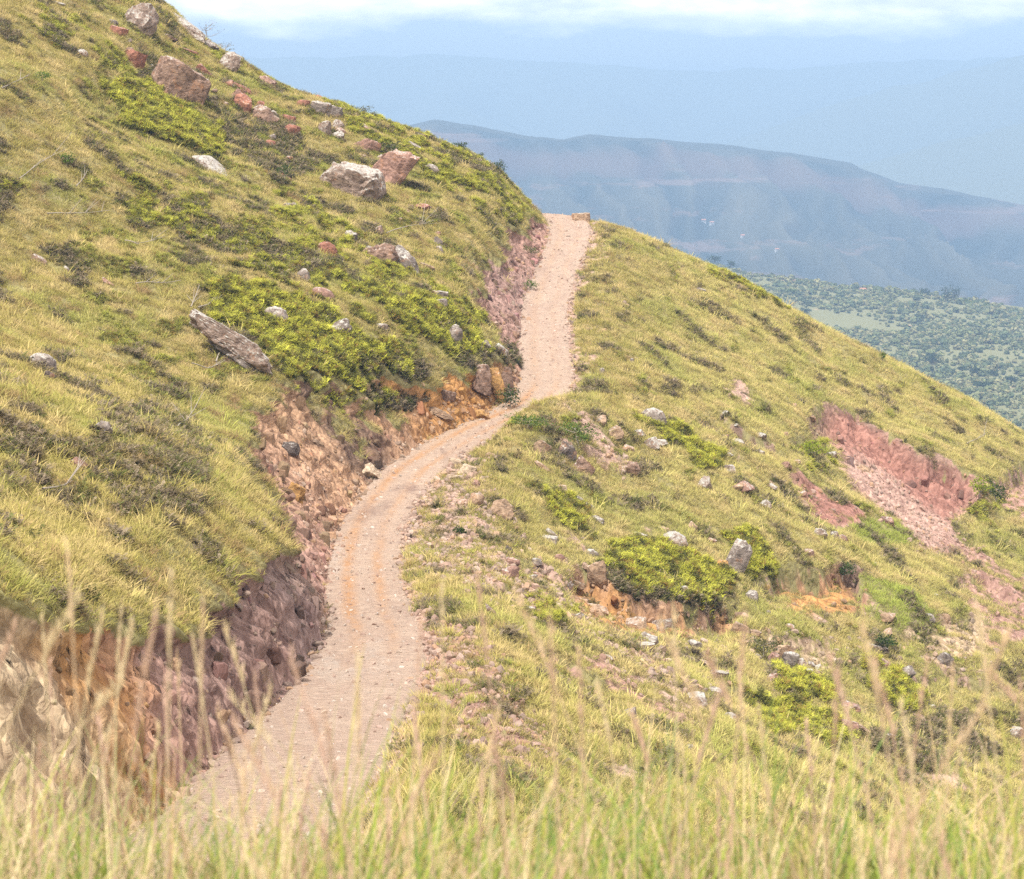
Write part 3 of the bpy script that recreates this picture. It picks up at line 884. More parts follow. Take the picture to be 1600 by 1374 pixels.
ROCKS = '''
214 22 58 52 20 b W|tall ragged pale rock outcrop cut by the top edge above the hill
290 34 74 40 34 s W|long sloping rock slab forming the skyline at the top of the hill
182 48 32 15 10 s R|flat red-grey rock below the ragged outcrop at the top
176 36 17 9 10 s G|small flat rock just above the flat red-grey rock near the top
208 90 42 28 15 k R|red angular boulder uphill of the biggest brown boulder
274 130 92 70 28 k B|biggest brown boulder with pale crown on the upper hillside
265 57 32 15 25 s B|thin brown slab below the skyline slab
322 112 30 30 40 s R|reddish wedge of rock between the brown boulder and the pale round boulder
360 100 34 35 25 b W|pale rounded boulder standing near the skyline of the hill
327 72 28 17 30 b G|grey rock on the skyline beside the leafless twiggy shrub
293 78 30 13 20 s R|low reddish rock under the skyline slab
374 134 42 27 25 s R|red-brown flat-topped boulder just above the rounded grey one
380 162 32 30 25 k R|reddish block leaning on the rounded grey-brown boulder
408 175 47 48 20 b B|large rounded grey-brown boulder with pale cap in the upper rock band
416 130 28 17 20 b P|pinkish rock uphill right of the red-brown boulder
333 257 56 30 38 s W|pale grey slab tilted steeply downhill below the bright fern patch
128 84 18 12 10 d W|small pale stone alone in the grass at upper left
61 404 30 20 30 s B|brown low rock in the grass near the left edge
111 422 24 11 30 s G|thin grey rock in the grass right of the brown low rock
456 204 24 18 20 k R|small dark red block in the dry grass below the rock band
452 185 22 13 15 s R|small flat red rock just above the dark red block
474 163 20 14 15 k R|orange-red block left of the grey jointed block
499 171 32 22 15 k G|grey jointed block on the upper slope
522 178 26 20 15 k G|grey block joined to the right of the grey jointed block
506 203 22 27 20 b W|tall pale rock in the cluster of three pale rocks
527 196 26 18 15 b W|upper right pale rock of the cluster of three
527 213 24 18 15 b W|lower right pale rock of the cluster of three
452 234 20 11 25 s P|thin pinkish slab in the dry scrub above a small red stone
452 250 12 10 10 k R|small red stone in the dry scrub
453 281 32 14 38 s R|reddish slab lying along the slope left of the huge slab boulder
456 321 24 14 15 b G|small grey rock among low ferns below the reddish slab
475 432 21 21 10 b G|small grey upright rock in the ferns in mid hillside
510 391 32 22 20 d R|reddish low boulder left of the long tilted boulder
503 460 36 18 15 d P|pinkish low rock above the grey boulders in the ferns
426 216 15 12 20 b G|tiny grey rock at the foot of the rounded grey-brown boulder
90 4 24 9 15 s W|pale rock touching the top edge of the picture at upper left
556 286 104 64 22 k W|huge slab boulder with pale flat top and red broken underside
604 258 58 84 36 k P|tall red craggy boulder standing behind the huge slab boulder
572 226 40 26 30 b P|pale red rock above the craggy red boulder
548 370 22 24 20 b G|grey rock at the upper end of the long tilted boulder
588 396 66 44 30 b B|long brown tilted boulder under the grey leaning block
627 410 54 42 33 k G|grey leaning block at the lower end of the long brown boulder
683 379 19 16 20 b G|upper of two small grey rocks in grass above the road cut
687 391 15 11 20 b G|lower of two small grey rocks in grass above the road cut
667 415 26 13 20 s T|low tan rock right of the grey leaning block
687 463 30 14 10 s G|upper layer of the small grey stacked rocks among ferns
686 474 24 13 5 k G|lower block of the small grey stacked rocks among ferns
428 496 42 36 25 d G|smooth grey boulder sunk in the bright ferns above the long slab
530 515 36 33 25 b G|grey jagged boulder in the ferns midway to the road
596 512 26 11 5 s W|thin pale flat rock in the ferns right of the jagged grey boulder
709 528 29 35 15 b G|grey upright boulder in the scrub above the ochre cut
645 228 24 14 25 b G|grey rock just below the skyline near the dark flat rock
660 211 26 12 15 s K|dark flat rock on the skyline of the hill
674 265 24 14 25 d G|low grey rock in the green band under the skyline
576 201 32 15 30 s P|reddish thin slab high on the slope near the skyline
908 320 28 15 0 k T|squared tan rock at the outer edge of the bend on the crest
64 566 46 30 20 d G|grey domed rock in the grass at the left edge
76 588 22 20 10 b K|dark rock under the grey domed rock
158 672 28 26 45 b G|grey upturned rock in the grass above the dark scrub
127 724 28 30 40 s P|pinkish-grey slab leaning in the grass below the upturned rock
170 441 24 12 35 s P|thin pinkish rock lying in the grass uphill of the layered slab
450 700 36 24 30 b K|dark brown block jutting from under the turf lip of the bank
462 772 32 26 25 k O|ochre block in the bank above the narrow part of the road
697 618 30 16 5 s B|upper thin layered block at the foot of the ochre cut
686 640 44 24 28 s T|tan tilted block at the foot of the ochre cut
751 650 30 20 5 b O|yellow ochre boulder on the road's inner edge
575 735 42 25 5 b C|cream boulder beside the road at the pink cut
781 548 25 21 10 b W|pale lumpy rock on top of the nose of the cut
757 541 20 17 20 b G|small grey rock behind the nose of the cut
775 603 25 54 -8 k O|ochre pillar of rock in the road cut
795 603 19 52 -6 k B|narrow brown pillar at the corner of the road cut
752 592 36 42 -10 b B|brown rounded buttress beside the ochre pillar
847 702 32 23 25 k T|tan block in the grassy shoulder below the bend
886 708 30 38 -10 b K|dark rugged boulder in the grassy shoulder below the bend
912 729 32 25 20 b B|brown boulder partly overgrown right of the dark rugged boulder
849 729 26 17 38 s T|tilted tan slab under the tan block of the shoulder
948 727 38 30 32 s T|tan slab below the bare earth strip beside the shoulder
987 734 28 24 20 b B|brown boulder downhill of the tan slab by the shoulder
1021 652 42 30 28 d G|large smooth grey boulder on the lower slope above fern patch
999 677 20 16 20 b G|small grey boulder under the large smooth grey one
784 797 40 34 20 b T|tan-grey faceted boulder in the grass below the road's bend
710 723 22 13 10 s C|cream flat rock on the stony bank at the road's right edge
729 736 28 18 10 k C|cream block in the middle of the stony bank by the road
712 747 28 9 5 s C|thin cream slab below the cream block by the road
744 757 18 13 15 b P|pinkish stone downhill of the cream block
741 783 25 22 20 k T|tan-grey block on the stony bank left of the faceted boulder
914 785 30 16 32 s G|thin grey slab in the grass below the shoulder
933 811 25 13 15 s G|low grey rock right below the thin grey slab
999 838 24 10 10 s G|flat grey rock left of the pale round boulder
1053 845 42 31 25 d W|pale grey rounded boulder above the big bright fern patch
857 843 42 11 5 s G|long flat grey rock lying in the grass
862 831 18 13 40 s W|small pale slab propped above the long flat grey rock
925 864 23 19 15 b G|grey rock perched on the rim of the ochre scarp
931 895 32 32 -10 k T|tan block at the head of the ochre scarp
874 873 18 13 15 d P|pinkish stone in grass left of the scarp's rim
800 880 26 17 20 b P|pinkish boulder on the stony slope right of the road
793 861 15 15 10 b K|dark stone just above the pinkish boulder on the stony slope
877 762 18 9 5 s C|small cream rock alone in the grass under the shoulder
850 903 38 17 30 s P|pinkish slab on the stony slope left of the scarp
899 911 28 17 20 s T|tan slab at the foot of the scarp's left end
931 950 42 18 12 b T|broad tan rock lying below the ochre scarp
906 964 26 13 15 b G|grey rock beside the broad tan rock below the scarp
830 955 22 17 15 b P|pinkish rock on the stony slope above the tussock grass
771 957 28 16 40 s B|brown tilted slab on the stony slope near the road
776 937 17 13 20 b T|small tan rock just above the brown tilted slab
1102 757 24 24 25 b W|pale notched rock standing alone in mid slope
1148 876 36 58 22 k G|tall grey standing slab beside the fern patch
1128 886 22 22 10 k O|ochre broken block at the foot of the tall standing slab
1195 788 24 12 20 b W|pale low stone in the grass left of the red slide
1205 760 14 18 35 s W|small pale slab uphill of the pale low stone
1279 833 28 14 15 b W|pale rock at the toe of the red slide's left arm
1303 837 16 13 10 b G|small grey rock next to the pale rock at the slide's toe
1262 864 20 9 5 s P|flat pinkish stone in grass above the brown scarp
1158 981 28 17 15 k T|tan block on the lower slope under the ochre bank
1179 991 20 11 10 s T|small tan slab touching the tan block on the lower slope
1222 1018 42 28 15 k T|tan broken block topping the lower rock pile
1232 1034 25 36 18 s G|grey upright slab in the lower rock pile
1208 1032 20 23 10 k P|pinkish block at the left of the lower rock pile
1253 1038 15 15 5 b W|first small pale stone in the row right of the rock pile
1267 1039 15 15 5 b W|second small pale stone in the row right of the rock pile
1264 1052 17 17 5 b W|lowest small pale stone under the row by the rock pile
1279 1058 16 16 20 b B|brown stone at the right end of the rock pile
1372 1012 36 15 15 s W|pale long flat rock right of the lower rock pile
1477 1029 21 28 35 s G|grey tilted slab below the cream scree at lower right
1327 1108 30 20 15 k P|pinkish block above the pair of lower slabs at lower right
1326 1134 32 15 5 s P|flat pinkish slab under the pinkish block at lower right
1357 1144 34 16 40 s T|tan tilted slab right of the flat pinkish slab
1300 1144 28 15 25 b P|pinkish rock left of the flat pinkish slab
1391 1153 26 12 10 s W|pale flat rock lowest at right above the tall grass
1115 1042 44 20 36 s C|cream elongated slab on the lower slope below the ochre bank
1077 1028 24 19 30 s C|cream slab uphill left of the elongated cream slab
1086 1008 24 14 20 b G|grey rock above the two cream slabs
1452 964 22 12 5 s G|grey flat stone on the rim of the cream scree
1479 966 18 13 10 b T|tan stone on the rim of the cream scree
1075 1169 18 14 15 b G|lone grey stone low on the slope behind the grass tips
1588 1145 24 18 20 b W|pale rock at the right edge behind the grass tips
941 580 9 14 0 b G|tiny grey stone standing in the grass right of the upper road
985 564 10 8 0 b G|tiny dark stone higher on the slope right of the upper road
1028 390 9 8 0 b K|tiny dark stone below the skyline right of the crest
1095 452 20 8 15 s G|small grey stone capping the little bare scar on the spur
'''
for ln in ROCKS.strip().splitlines():
    a, lab = ln.split('|')
    q = a.split()
    rock(*[float(k) for k in q[:5]], q[5], q[6], lab, 'rocks lying on the hillside')

# the long layered slab: three beds lying on one another
p, nrm = ground(362, 560)
mp_ = p.y / FPX
slab = link(bpy.data.objects.new('layered_rock', None))
slab.location = p
tag(slab, 'long grey layered rock slab jutting out of the grass on the left slope', 'rock', 'rocks lying on the hillside', 'thing')
for nm, px, py, w, t, ang, tn in (('top_layer', 361, 533, 172, 30, 33.5, 'W'), ('middle_layer', 374, 560, 128, 17, 35, 'G'), ('base_layer', 386, 583, 92, 17, 38, 'B')):
    q = Vector(at(px, py, p.y - 0.2))
    o = rock_mesh_obj(nm, 's', tn, q - p, (w * mp_, 2.0, t * mp_ * 1.25), ang, 0.1, 5, slab)

# ------------------------------------------------------------------ scattering over the hillside
ci, cj = np.meshgrid(np.arange(lo, hi - 1), np.arange(cl, ch - 1), indexing='ij')
ci, cj = ci.ravel(), cj.ravel()
CX, CY, CZ = TX[ci, cj], V[ci, cj], TZ[ci, cj]
CPX, CPY = TPX[ci, cj], TPY[ci, cj]
CU = U[ci, cj]
carea = (TX[ci, cj + 1] - TX[ci, cj]) * (V[ci + 1, cj] - V[ci, cj])
inview = (CPX > -120) & (CPX < 1720) & (CPY > -80) & (CPY < 1400) & (CY > 62)
csoil = soil[ci, cj]
steep = np.hypot(dzx[ci, cj], dzy[ci, cj])
onroad = np.abs(CU) < HALF(CY) + 0.05

def sample(weight, n):
    w = np.where(inview, np.maximum(weight, 0), 0) * carea
    c = np.cumsum(w)
    k = np.searchsorted(c, rng.random(n) * c[-1])
    k = np.clip(k, 0, len(w) - 1)
    i, j = ci[k], cj[k]
    a, b = rng.random(n), rng.random(n)
    def bl(A):
        return (A[i, j] * (1 - a) + A[i + 1, j] * a) * (1 - b) + (A[i, j + 1] * (1 - a) + A[i + 1, j + 1] * a) * b
    return k, np.stack([bl(TX), bl(V), bl(TZ)], -1)

def instancer(name, pts, rot, scl, tint, idx, sources, label, cat):
    me = bpy.data.meshes.new(name)
    me.vertices.add(len(pts))
    me.vertices.foreach_set('co', np.ascontiguousarray(pts, np.float32).ravel())
    add_attr(me, 'rot', 'FLOAT_VECTOR', rot)
    add_attr(me, 'scl', 'FLOAT_VECTOR', scl)
    add_attr(me, 'tint', 'FLOAT_VECTOR', tint)
    at_ = me.attributes.new('pick', 'INT', 'POINT')
    at_.data.foreach_set('value', np.ascontiguousarray(idx, np.int32))
    o = link(bpy.data.objects.new(name, me))
    src = bpy.data.collections.new(name + '_kinds')
    for s in sources:
        src.objects.link(s)
    g = bpy.data.node_groups.new(name + '_scatter', 'GeometryNodeTree')
    g.interface.new_socket('Geometry', in_out='INPUT', socket_type='NodeSocketGeometry')
    g.interface.new_socket('Geometry', in_out='OUTPUT', socket_type='NodeSocketGeometry')
    N_ = g.nodes.new
    gi, go = N_('NodeGroupInput'), N_('NodeGroupOutput')
    io = N_('GeometryNodeInstanceOnPoints')
    co = N_('GeometryNodeCollectionInfo')
    co.inputs['Collection'].default_value = src
    co.inputs['Separate Children'].default_value = True
    co.inputs['Reset Children'].default_value = True
    io.inputs['Pick Instance'].default_value = True
    def na(nm, t):
        q = N_('GeometryNodeInputNamedAttribute')
        q.data_type = t
        q.inputs['Name'].default_value = nm
        return q.outputs['Attribute']
    l = g.links.new
    l(gi.outputs[0], io.inputs['Points'])
    l(co.outputs[0], io.inputs['Instance'])
    l(na('pick', 'INT'), io.inputs['Instance Index'])
    l(na('rot', 'FLOAT_VECTOR'), io.inputs['Rotation'])
    l(na('scl', 'FLOAT_VECTOR'), io.inputs['Scale'])
    l(io.outputs[0], go.inputs[0])
    md = o.modifiers.new('scatter', 'NODES')
    md.node_group = g
    return tag(o, label, cat, kind='stuff')

def blade_strip(p0, direction, length, bend, width, segs, r):
    """a curved grass blade as (verts, tris); direction is the azimuth it leans to"""
    t = np.linspace(0, 1, segs + 1)
    dx, dy = math.cos(direction), math.sin(direction)
    out = bend * length * t ** 1.8
    up = length * t * (1 - 0.35 * bend * t)
    c = np.stack([p0[0] + dx * out, p0[1] + dy * out, p0[2] + up], -1)
    sa = r.uniform(0, math.pi)
    side = np.array([math.cos(sa), math.sin(sa), 0.0])
    wd = width * (1 - t) ** 0.6 * np.minimum(1, 0.6 + t * 3)
    v = np.empty((2 * segs + 1, 3))
    v[0:2 * segs:2] = c[:-1] - side * wd[:-1, None] * 0.5
    v[1:2 * segs:2] = c[:-1] + side * wd[:-1, None] * 0.5
    v[-1] = c[-1]
    f = []
    for s in range(segs - 1):
        a = 2 * s
        f += [(a, a + 1, a + 3), (a, a + 3, a + 2)]
    f.append((2 * segs - 2, 2 * segs - 1, 2 * segs))
    return v, np.array(f)

def source(name, parts, mat, smooth=False):
    vs, fs, n = [], [], 0
    for v, f in parts:
        vs.append(v); fs.append(f + n); n += len(v)
    me = mesh_np(name, np.concatenate(vs), np.concatenate(fs), smooth)
    me.materials.append(mat)
    return bpy.data.objects.new(name, me)

def leaf_mat(name, trans, var=0.25):
    m = Mat(name)
    t = m.attr('tint', 'Vector', 'INSTANCER')
    n = m.noise(1.7, 2, 0.5)
    c = m.mix(m.rng(n, 0.3, 0.7), m.mix(1.0, t, (1 - var,) * 3, 'MULTIPLY'), m.mix(1.0, t, (1 + var,) * 3, 'MULTIPLY'))
    m.leaf(c, trans)
    return m.m
GRASS_M = leaf_mat('hill_grass', 0.30)
FERN_M = leaf_mat('bracken_leaf', 0.35)

tufts = []
for k in range(7):
    r = np.random.default_rng(200 + k)
    parts = []
    for b in range(18):
        d = r.uniform(0, 2 * math.pi)
        rad = 0.16 * math.sqrt(r.random())
        parts.append(blade_strip((rad * math.cos(d), rad * math.sin(d), -0.04), d + r.normal(0, 0.5), r.uniform(0.15, 0.40), r.uniform(0.3, 1.1),
                                 r.uniform(0.014, 0.026), 3, r))
    tufts.append(source('grass_tuft', parts, GRASS_M))

# ferns, scrub: patches read off the photograph (polygon, density)
FERN = [
    ([(150, 125), (210, 118), (270, 158), (348, 212), (335, 245), (240, 218), (180, 192)], 1.0),
    ([(300, 438), (420, 448), (560, 520), (640, 560), (655, 600), (585, 645), (540, 655), (450, 600), (420, 560), (340, 500)], 1.0),
    ([(640, 455), (740, 500), (770, 560), (720, 560), (640, 520), (590, 480)], 0.85),
    ([(180, 275), (300, 300), (440, 380), (420, 440), (300, 400), (200, 330)], 0.55),
    ([(430, 290), (500, 330), (560, 380), (760, 490), (700, 560), (560, 500), (420, 440), (400, 360)], 0.55),
    ([(480, 140), (560, 160), (660, 195), (780, 265), (835, 325), (800, 350), (700, 290), (560, 215)], 0.6),
    ([(600, 225), (680, 240), (760, 290), (720, 310), (640, 265)], 0.7),
    ([(30, 0), (140, 40), (230, 110), (200, 130), (120, 80), (40, 40)], 0.5),
    ([(0, 265), (40, 300), (35, 320), (0, 300)], 0.8),
    ([(220, 20), (330, 60), (460, 130), (430, 140), (300, 90)], 0.45),
    ([(935, 872), (990, 838), (1060, 855), (1135, 895), (1135, 940), (1060, 945), (985, 925)], 1.0),
    ([(1110, 838), (1160, 832), (1205, 870), (1205, 915), (1170, 915), (1150, 860)], 0.9),
    ([(836, 772), (890, 765), (935, 820), (925, 845), (870, 815)], 0.8),
    ([(1000, 655), (1060, 665), (1130, 715), (1110, 740), (1030, 690)], 0.9),
    ([(1140, 1075), (1240, 1100), (1340, 1150), (1300, 1175), (1180, 1130)], 0.85),
    ([(1205, 1035), (1250, 1060), (1320, 1085), (1290, 1105), (1215, 1075)], 0.85),
    ([(1350, 1035), (1400, 1050), (1440, 1095), (1410, 1120), (1360, 1085)], 0.9),
    ([(1085, 405), (1150, 425), (1240, 490), (1200, 480), (1130, 440)], 0.7),
    ([(800, 655), (890, 648), (910, 690), (850, 690), (780, 700)], 0.35),
    ([(1240, 700), (1290, 695), (1290, 740), (1250, 735)], 0.6),
    ([(820, 930), (900, 960), (880, 985), (820, 970)], 0.6),
    ([(770, 880), (830, 900), (840, 925), (790, 915)], 0.4),
    ([(1500, 760), (1560, 790), (1560, 840), (1500, 800)], 0.5),
]
SCRUB = [
    ([(160, 620), (280, 640), (340, 740), (300, 840), (200, 820), (120, 760)], 0.24),
    ([(560, 560), (660, 560), (680, 620), (600, 650), (570, 640)], 0.8),
    ([(700, 540), (800, 545), (810, 580), (720, 580)], 0.7),
    ([(330, 180), (460, 200), (520, 260), (440, 290), (360, 240)], 0.5),
    ([(700, 230), (790, 270), (800, 300), (740, 280)], 0.6),
    ([(940, 900), (1130, 930), (1130, 960), (980, 945)], 0.6),
    ([(0, 620), (60, 650), (60, 760), (0, 780)], 0.35),
    ([(240, 300), (420, 370), (520, 440), (430, 440), (260, 360)], 0.35),
    ([(1350, 1150), (1500, 1120), (1560, 1180), (1400, 1220)], 0.4),
]
jx = CPX + 22 * fbm(CPX / 45, CPY / 45, 4, 91)
jy = CPY + 16 * fbm(CPX / 45, CPY / 45, 4, 93)
fern = np.zeros(len(CX))
for poly, d in FERN:
    fern = np.where(in_poly(jx, jy, poly), np.maximum(fern, d), fern)
clump = fbm(CX / 2.4, CY / 3.4, 3, 95)
bright = sstep(0.2, 0.75, fern)
fernd = np.where(fern > 0.8, sstep(-0.75, -0.25, clump), sstep(0.45 - fern, 0.70 - fern, clump)) * (fern > 0)
left_scatter = sstep(0.08, 0.35, clump) * (CU < -4) * (CPY < 600) * (CPX > 120) * 0.55
fernd = np.maximum(fernd, left_scatter)
fernd = np.maximum(fernd, 0.35 * sstep(0.42, 0.6, clump) * (CU > 5))
fernd = fernd * (1 - sstep(0.5, 0.8, csoil)) * ~onroad
scrub = np.zeros(len(CX))
for poly, d in SCRUB:
    scrub = np.where(in_poly(jx, jy, poly), np.maximum(scrub, d), scrub)
scrubd = scrub * sstep(-0.25, 0.15, fbm(CX / 1.6, CY / 2.2, 3, 97)) * ~onroad
scrubd = np.maximum(scrubd, np.where(CU < 0, 0.28, 0.16) * sstep(0.25, 0.5, fbm(CX / 3.1, CY / 4.2, 3, 99)) * (1 - sstep(0.5, 0.8, csoil))) * ~onroad

# grass
gd = (1 - sstep(0.35, 0.65, csoil)) * (1 - 0.85 * np.clip(fernd, 0, 1)) * np.where(steep > 2.2, 0.3, 1.0) * ~onroad
gd = gd * (0.30 + 0.70 * sstep(-0.55, 0.1, fbm(CX / 1.4, CY / 1.1, 3, 101)))
NG = 330000
k, P = sample(gd, NG)
big = fbm(P[:, 0] / 7, P[:, 1] / 9, 3, 103)
mid = fbm(P[:, 0] / 1.8, P[:, 1] / 2.4, 3, 105)
rnd = rng.random(NG)
right = sstep(2, 14, CU[k])[:, None]
olive, tan, green, brown = (np.array(c) for c in ((.255, .225, .062), (.40, .31, .14), (.215, .25, .05), (.25, .165, .085)))
tint = olive * (1 - right) + np.array((.345, .315, .10)) * right
w = sstep(-0.25, 0.5, mid + 0.7 * (rnd - 0.5))[:, None] * 0.85
tint = tint * (1 - w) + tan * w
w = (sstep(0.1, 0.6, big + 0.6 * (rng.random(NG) - 0.5)) * 0.55)[:, None]
tint = tint * (1 - w) + green * w
w = (sstep(0.2, 0.65, -mid + 0.5 * (rng.random(NG) - 0.5)) * 0.85 * (1 - 0.4 * right[:, 0]))[:, None]
tint = tint * (1 - w) + brown * w
LIME = in_poly(CPX[k], CPY[k], [(1320, 890), (1420, 920), (1480, 985), (1400, 985), (1340, 960)]) | in_poly(CPX[k], CPY[k], [(1320, 805), (1400, 815), (1430, 850), (1340, 850)])
tint = np.where(LIME[:, None], np.array((.25, .28, .06)), tint)
tint = tint * rng.uniform(0.8, 1.14, (NG, 1))
tint = tint * np.array((1.34, 1.32, 1.34))
s = rng.uniform(0.65, 1.2, NG) * np.where(rng.random(NG) < 0.05, 1.7, 1.0)
tus = sstep(0.25, 0.6, fbm(P[:, 0] / 0.8, P[:, 1] / 0.8, 2, 107))
s = s * (1 + 0.6 * tus)
scl = np.stack([s * rng.uniform(0.9, 1.5, NG), s * rng.uniform(0.9, 1.5, NG), s * rng.uniform(0.7, 1.15, NG)], -1)
rot = np.stack([rng.normal(0, 0.15, NG), rng.normal(0.30, 0.18, NG), rng.uniform(-0.9, 0.9, NG)], -1)
instancer('hill_grass', P, rot, scl, tint, rng.integers(0, len(tufts), NG), tufts, 'olive and straw coloured grass covering the hillside', 'grass')

# turf hanging over the lips of the banks and scars
sg = np.abs(np.gradient(soil, axis=1)) + np.abs(np.gradient(soil, axis=0))
lipw = np.clip(sg[ci, cj] * 3, 0, 1) * (csoil < 0.75) * ~onroad * (np.abs(CU) > HALF(CY) + 0.8)
NL = 38000
k, P = sample(lipw / np.maximum(carea, 0.02), NL)
tint = np.array([(.20, .17, .06), (.30, .235, .11), (.155, .12, .06), (.22, .21, .06)])[rng.integers(0, 4, NL)] * rng.uniform(0.7, 1.2, (NL, 1))
s = rng.uniform(0.6, 1.2, NL)
instancer('lip_grass', P, np.stack([rng.normal(0.1, 0.3, NL), rng.normal(0.65, 0.35, NL), rng.uniform(-1.2, 1.2, NL)], -1),
          np.stack([s, s, s], -1), tint, rng.integers(0, len(tufts), NL), tufts, 'dry turf overhanging the lips of the banks and scars', 'grass')

# bracken: sprays of small leaflets
def spray(seed, n, spread, height, leaf):
    r = np.random.default_rng(seed)
    parts = []
    for s_ in range(n):
        az = r.uniform(0, 2 * math.pi)
        el = r.uniform(0.25, 1.1)
        ln = r.uniform(0.5, 1.0)
        end = np.array([math.cos(az) * spread * ln, math.sin(az) * spread * ln, height * ln * math.sin(el) + 0.08])
        st = np.array([r.normal(0, 0.05), r.normal(0, 0.05), -0.05])
        for q in np.linspace(0.35, 1.0, 6):
            c = st + (end - st) * q + np.array([0, 0, 0.12 * math.sin(q * 2.6)])
            for sg in (-1, 1):
                a2 = az + sg * r.uniform(0.7, 1.4)
                d = np.array([math.cos(a2), math.sin(a2), r.uniform(-0.35, 0.25)]) * leaf * r.uniform(0.7, 1.3) * (1.25 - 0.6 * q)
                e = np.array([-math.sin(a2), math.cos(a2), r.uniform(-0.3, 0.3)]) * leaf * 0.36
                parts.append((np.array([c, c + d * 0.5 + e, c + d, c + d * 0.5 - e]), np.array([(0, 1, 2), (0, 2, 3)])))
    return parts
fern_src = [source('fern_spray', spray(300 + i, 20, 0.27, 0.31, 0.043), FERN_M) for i in range(5)]
NF = 140000
k, P = sample(np.clip(fernd, 0, 1), NF)
cl_n = fbm(P[:, 0] / 0.9, P[:, 1] / 1.2, 3, 111)
br = bright[k]
yellow, dgreen, mgreen = np.array((.49, .485, .075)), np.array((.15, .15, .045)), np.array((.34, .345, .075))
w = (sstep(-0.3, 0.2, cl_n + 0.7 * (rng.random(NF) - 0.5)))[:, None]
tint = dgreen * (1 - w) + (yellow * br[:, None] + mgreen * (1 - br[:, None])) * w
tint = tint * rng.uniform(0.75, 1.25, (NF, 1))
rust = rng.random(NF) < 0.13
tint = np.where(rust[:, None], np.array((.26, .17, .05)), tint)
s = rng.uniform(0.55, 1.1, NF) * (1 + 0.35 * cl_n) * (0.8 + 0.3 * (fern[k] > 0.8))
lift = (sstep(-0.3, 0.5, fbm(P[:, 0] / 1.3, P[:, 1] / 1.7, 2, 113)) * 0.45 * (fern[k] > 0.5)) * rng.random(NF)
P[:, 2] += lift
instancer('bracken_ferns', P, np.stack([rng.normal(0, 0.2, NF), rng.normal(0.25, 0.2, NF), rng.uniform(0, 6.28, NF)], -1),
          np.stack([s, s, s * 1.1], -1), tint, rng.integers(0, len(fern_src), NF), fern_src, 'yellow-green bracken ferns in dense patches among the rocks', 'ferns')

# dry twiggy scrub
def twigs(seed):
    r = np.random.default_rng(seed)
    parts = []
    for _ in range(16):
        parts.append(blade_strip((r.normal(0, .05), r.normal(0, .05), -0.03), r.uniform(0, 6.28), r.uniform(0.3, 0.6), r.uniform(0.4, 1.3), 0.022, 3, r))
    parts += spray(seed + 50, 6, 0.32, 0.40, 0.09)
    return parts
scrub_src = [source('scrub_bush', twigs(400 + i), FERN_M) for i in range(4)]
NS = 36000
k, P = sample(np.clip(scrubd, 0, 1), NS)
cols_ = np.array([(.16, .125, .065), (.21, .165, .11), (.12, .13, .04), (.26, .21, .14)])
tint = cols_[rng.integers(0, 4, NS)] * rng.uniform(0.8, 1.25, (NS, 1))
s = rng.uniform(0.6, 1.15, NS)
instancer('dry_scrub', P, np.stack([rng.normal(0, 0.2, NS), rng.normal(0.2, 0.2, NS), rng.uniform(0, 6.28, NS)], -1),
          np.stack([s, s, s], -1), tint, rng.integers(0, 4, NS), scrub_src, 'brown twiggy scrub growing between the ferns and grass', 'scrub')

# loose stones on bare soil, along the road and under the banks
m = Mat('loose_stone')
t = m.attr('tint', 'Vector', 'INSTANCER')
n = m.noise(6, 4, 0.6)
m.principled(m.mix(m.rng(n, 0.3, 0.7), m.mix(1.0, t, (.6, .57, .55), 'MULTIPLY'), t), 0.95, None, 0.1)
stone_src = []
for i in range(5):
    v, f = rock_shape('bskbk'[i], 500 + i, 2)
    stone_src.append(source('stone', [(v * np.array((0.5, 0.42, 0.30)), f)], m.m))
edge_d = np.exp(-((np.abs(CU) - HALF(CY) - 0.25) / 0.35) ** 2)
stony = np.zeros(len(CX))
for poly, d in (([(690, 705), (760, 712), (790, 800), (850, 890), (900, 880), (1000, 955), (1000, 1000), (860, 980), (720, 930), (640, 880), (620, 800)], 0.7),
                ([(1300, 690), (1360, 720), (1540, 865), (1560, 885), (1440, 860), (1370, 800)], 0.5),
                ([(660, 600), (810, 600), (810, 660), (660, 670)], 1.0), ([(640, 960), (760, 990), (880, 1190), (700, 1160)], 0.7),
                ([(880, 990), (1150, 960), (1330, 1000), (1540, 960), (1560, 1050), (1250, 1090), (1000, 1080)], 0.35),
                ([(890, 640), (1000, 740), (960, 750)], 0.8), ([(450, 720), (560, 700), (590, 740), (540, 860), (480, 840)], 0.35)):
    stony = np.where(in_poly(jx, jy, poly), np.maximum(stony, d), stony)
sd_ = (0.10 * sstep(0.35, 0.7, csoil) + edge_d * 0.9 + stony) * np.where(np.abs(CU) > HALF(CY) - 0.5, 1.0, 0.0)
NSt = 26000
k, P = sample(sd_, NSt)
s = 0.05 + 0.34 * rng.random(NSt) ** 8 + 0.09 * rng.random(NSt) ** 2
base_c = scol[ci[k], cj[k]]
pal = np.array([(.46, .37, .28), (.40, .28, .21), (.50, .43, .35), (.36, .30, .25), (.47, .31, .16)])[rng.integers(0, 5, NSt)]
tint = (0.55 * base_c + 0.40 * pal) * rng.uniform(0.75, 1.2, (NSt, 1))
P[:, 2] += s * 0.12
instancer('loose_stones', P, rng.uniform(0, 6.28, (NSt, 3)), np.stack([s * 1.3, s * 1.3, s * 1.2], -1), tint, rng.integers(0, 5, NSt), stone_src,
          'loose pale stones strewn along the road edges and bare slopes', 'stones')

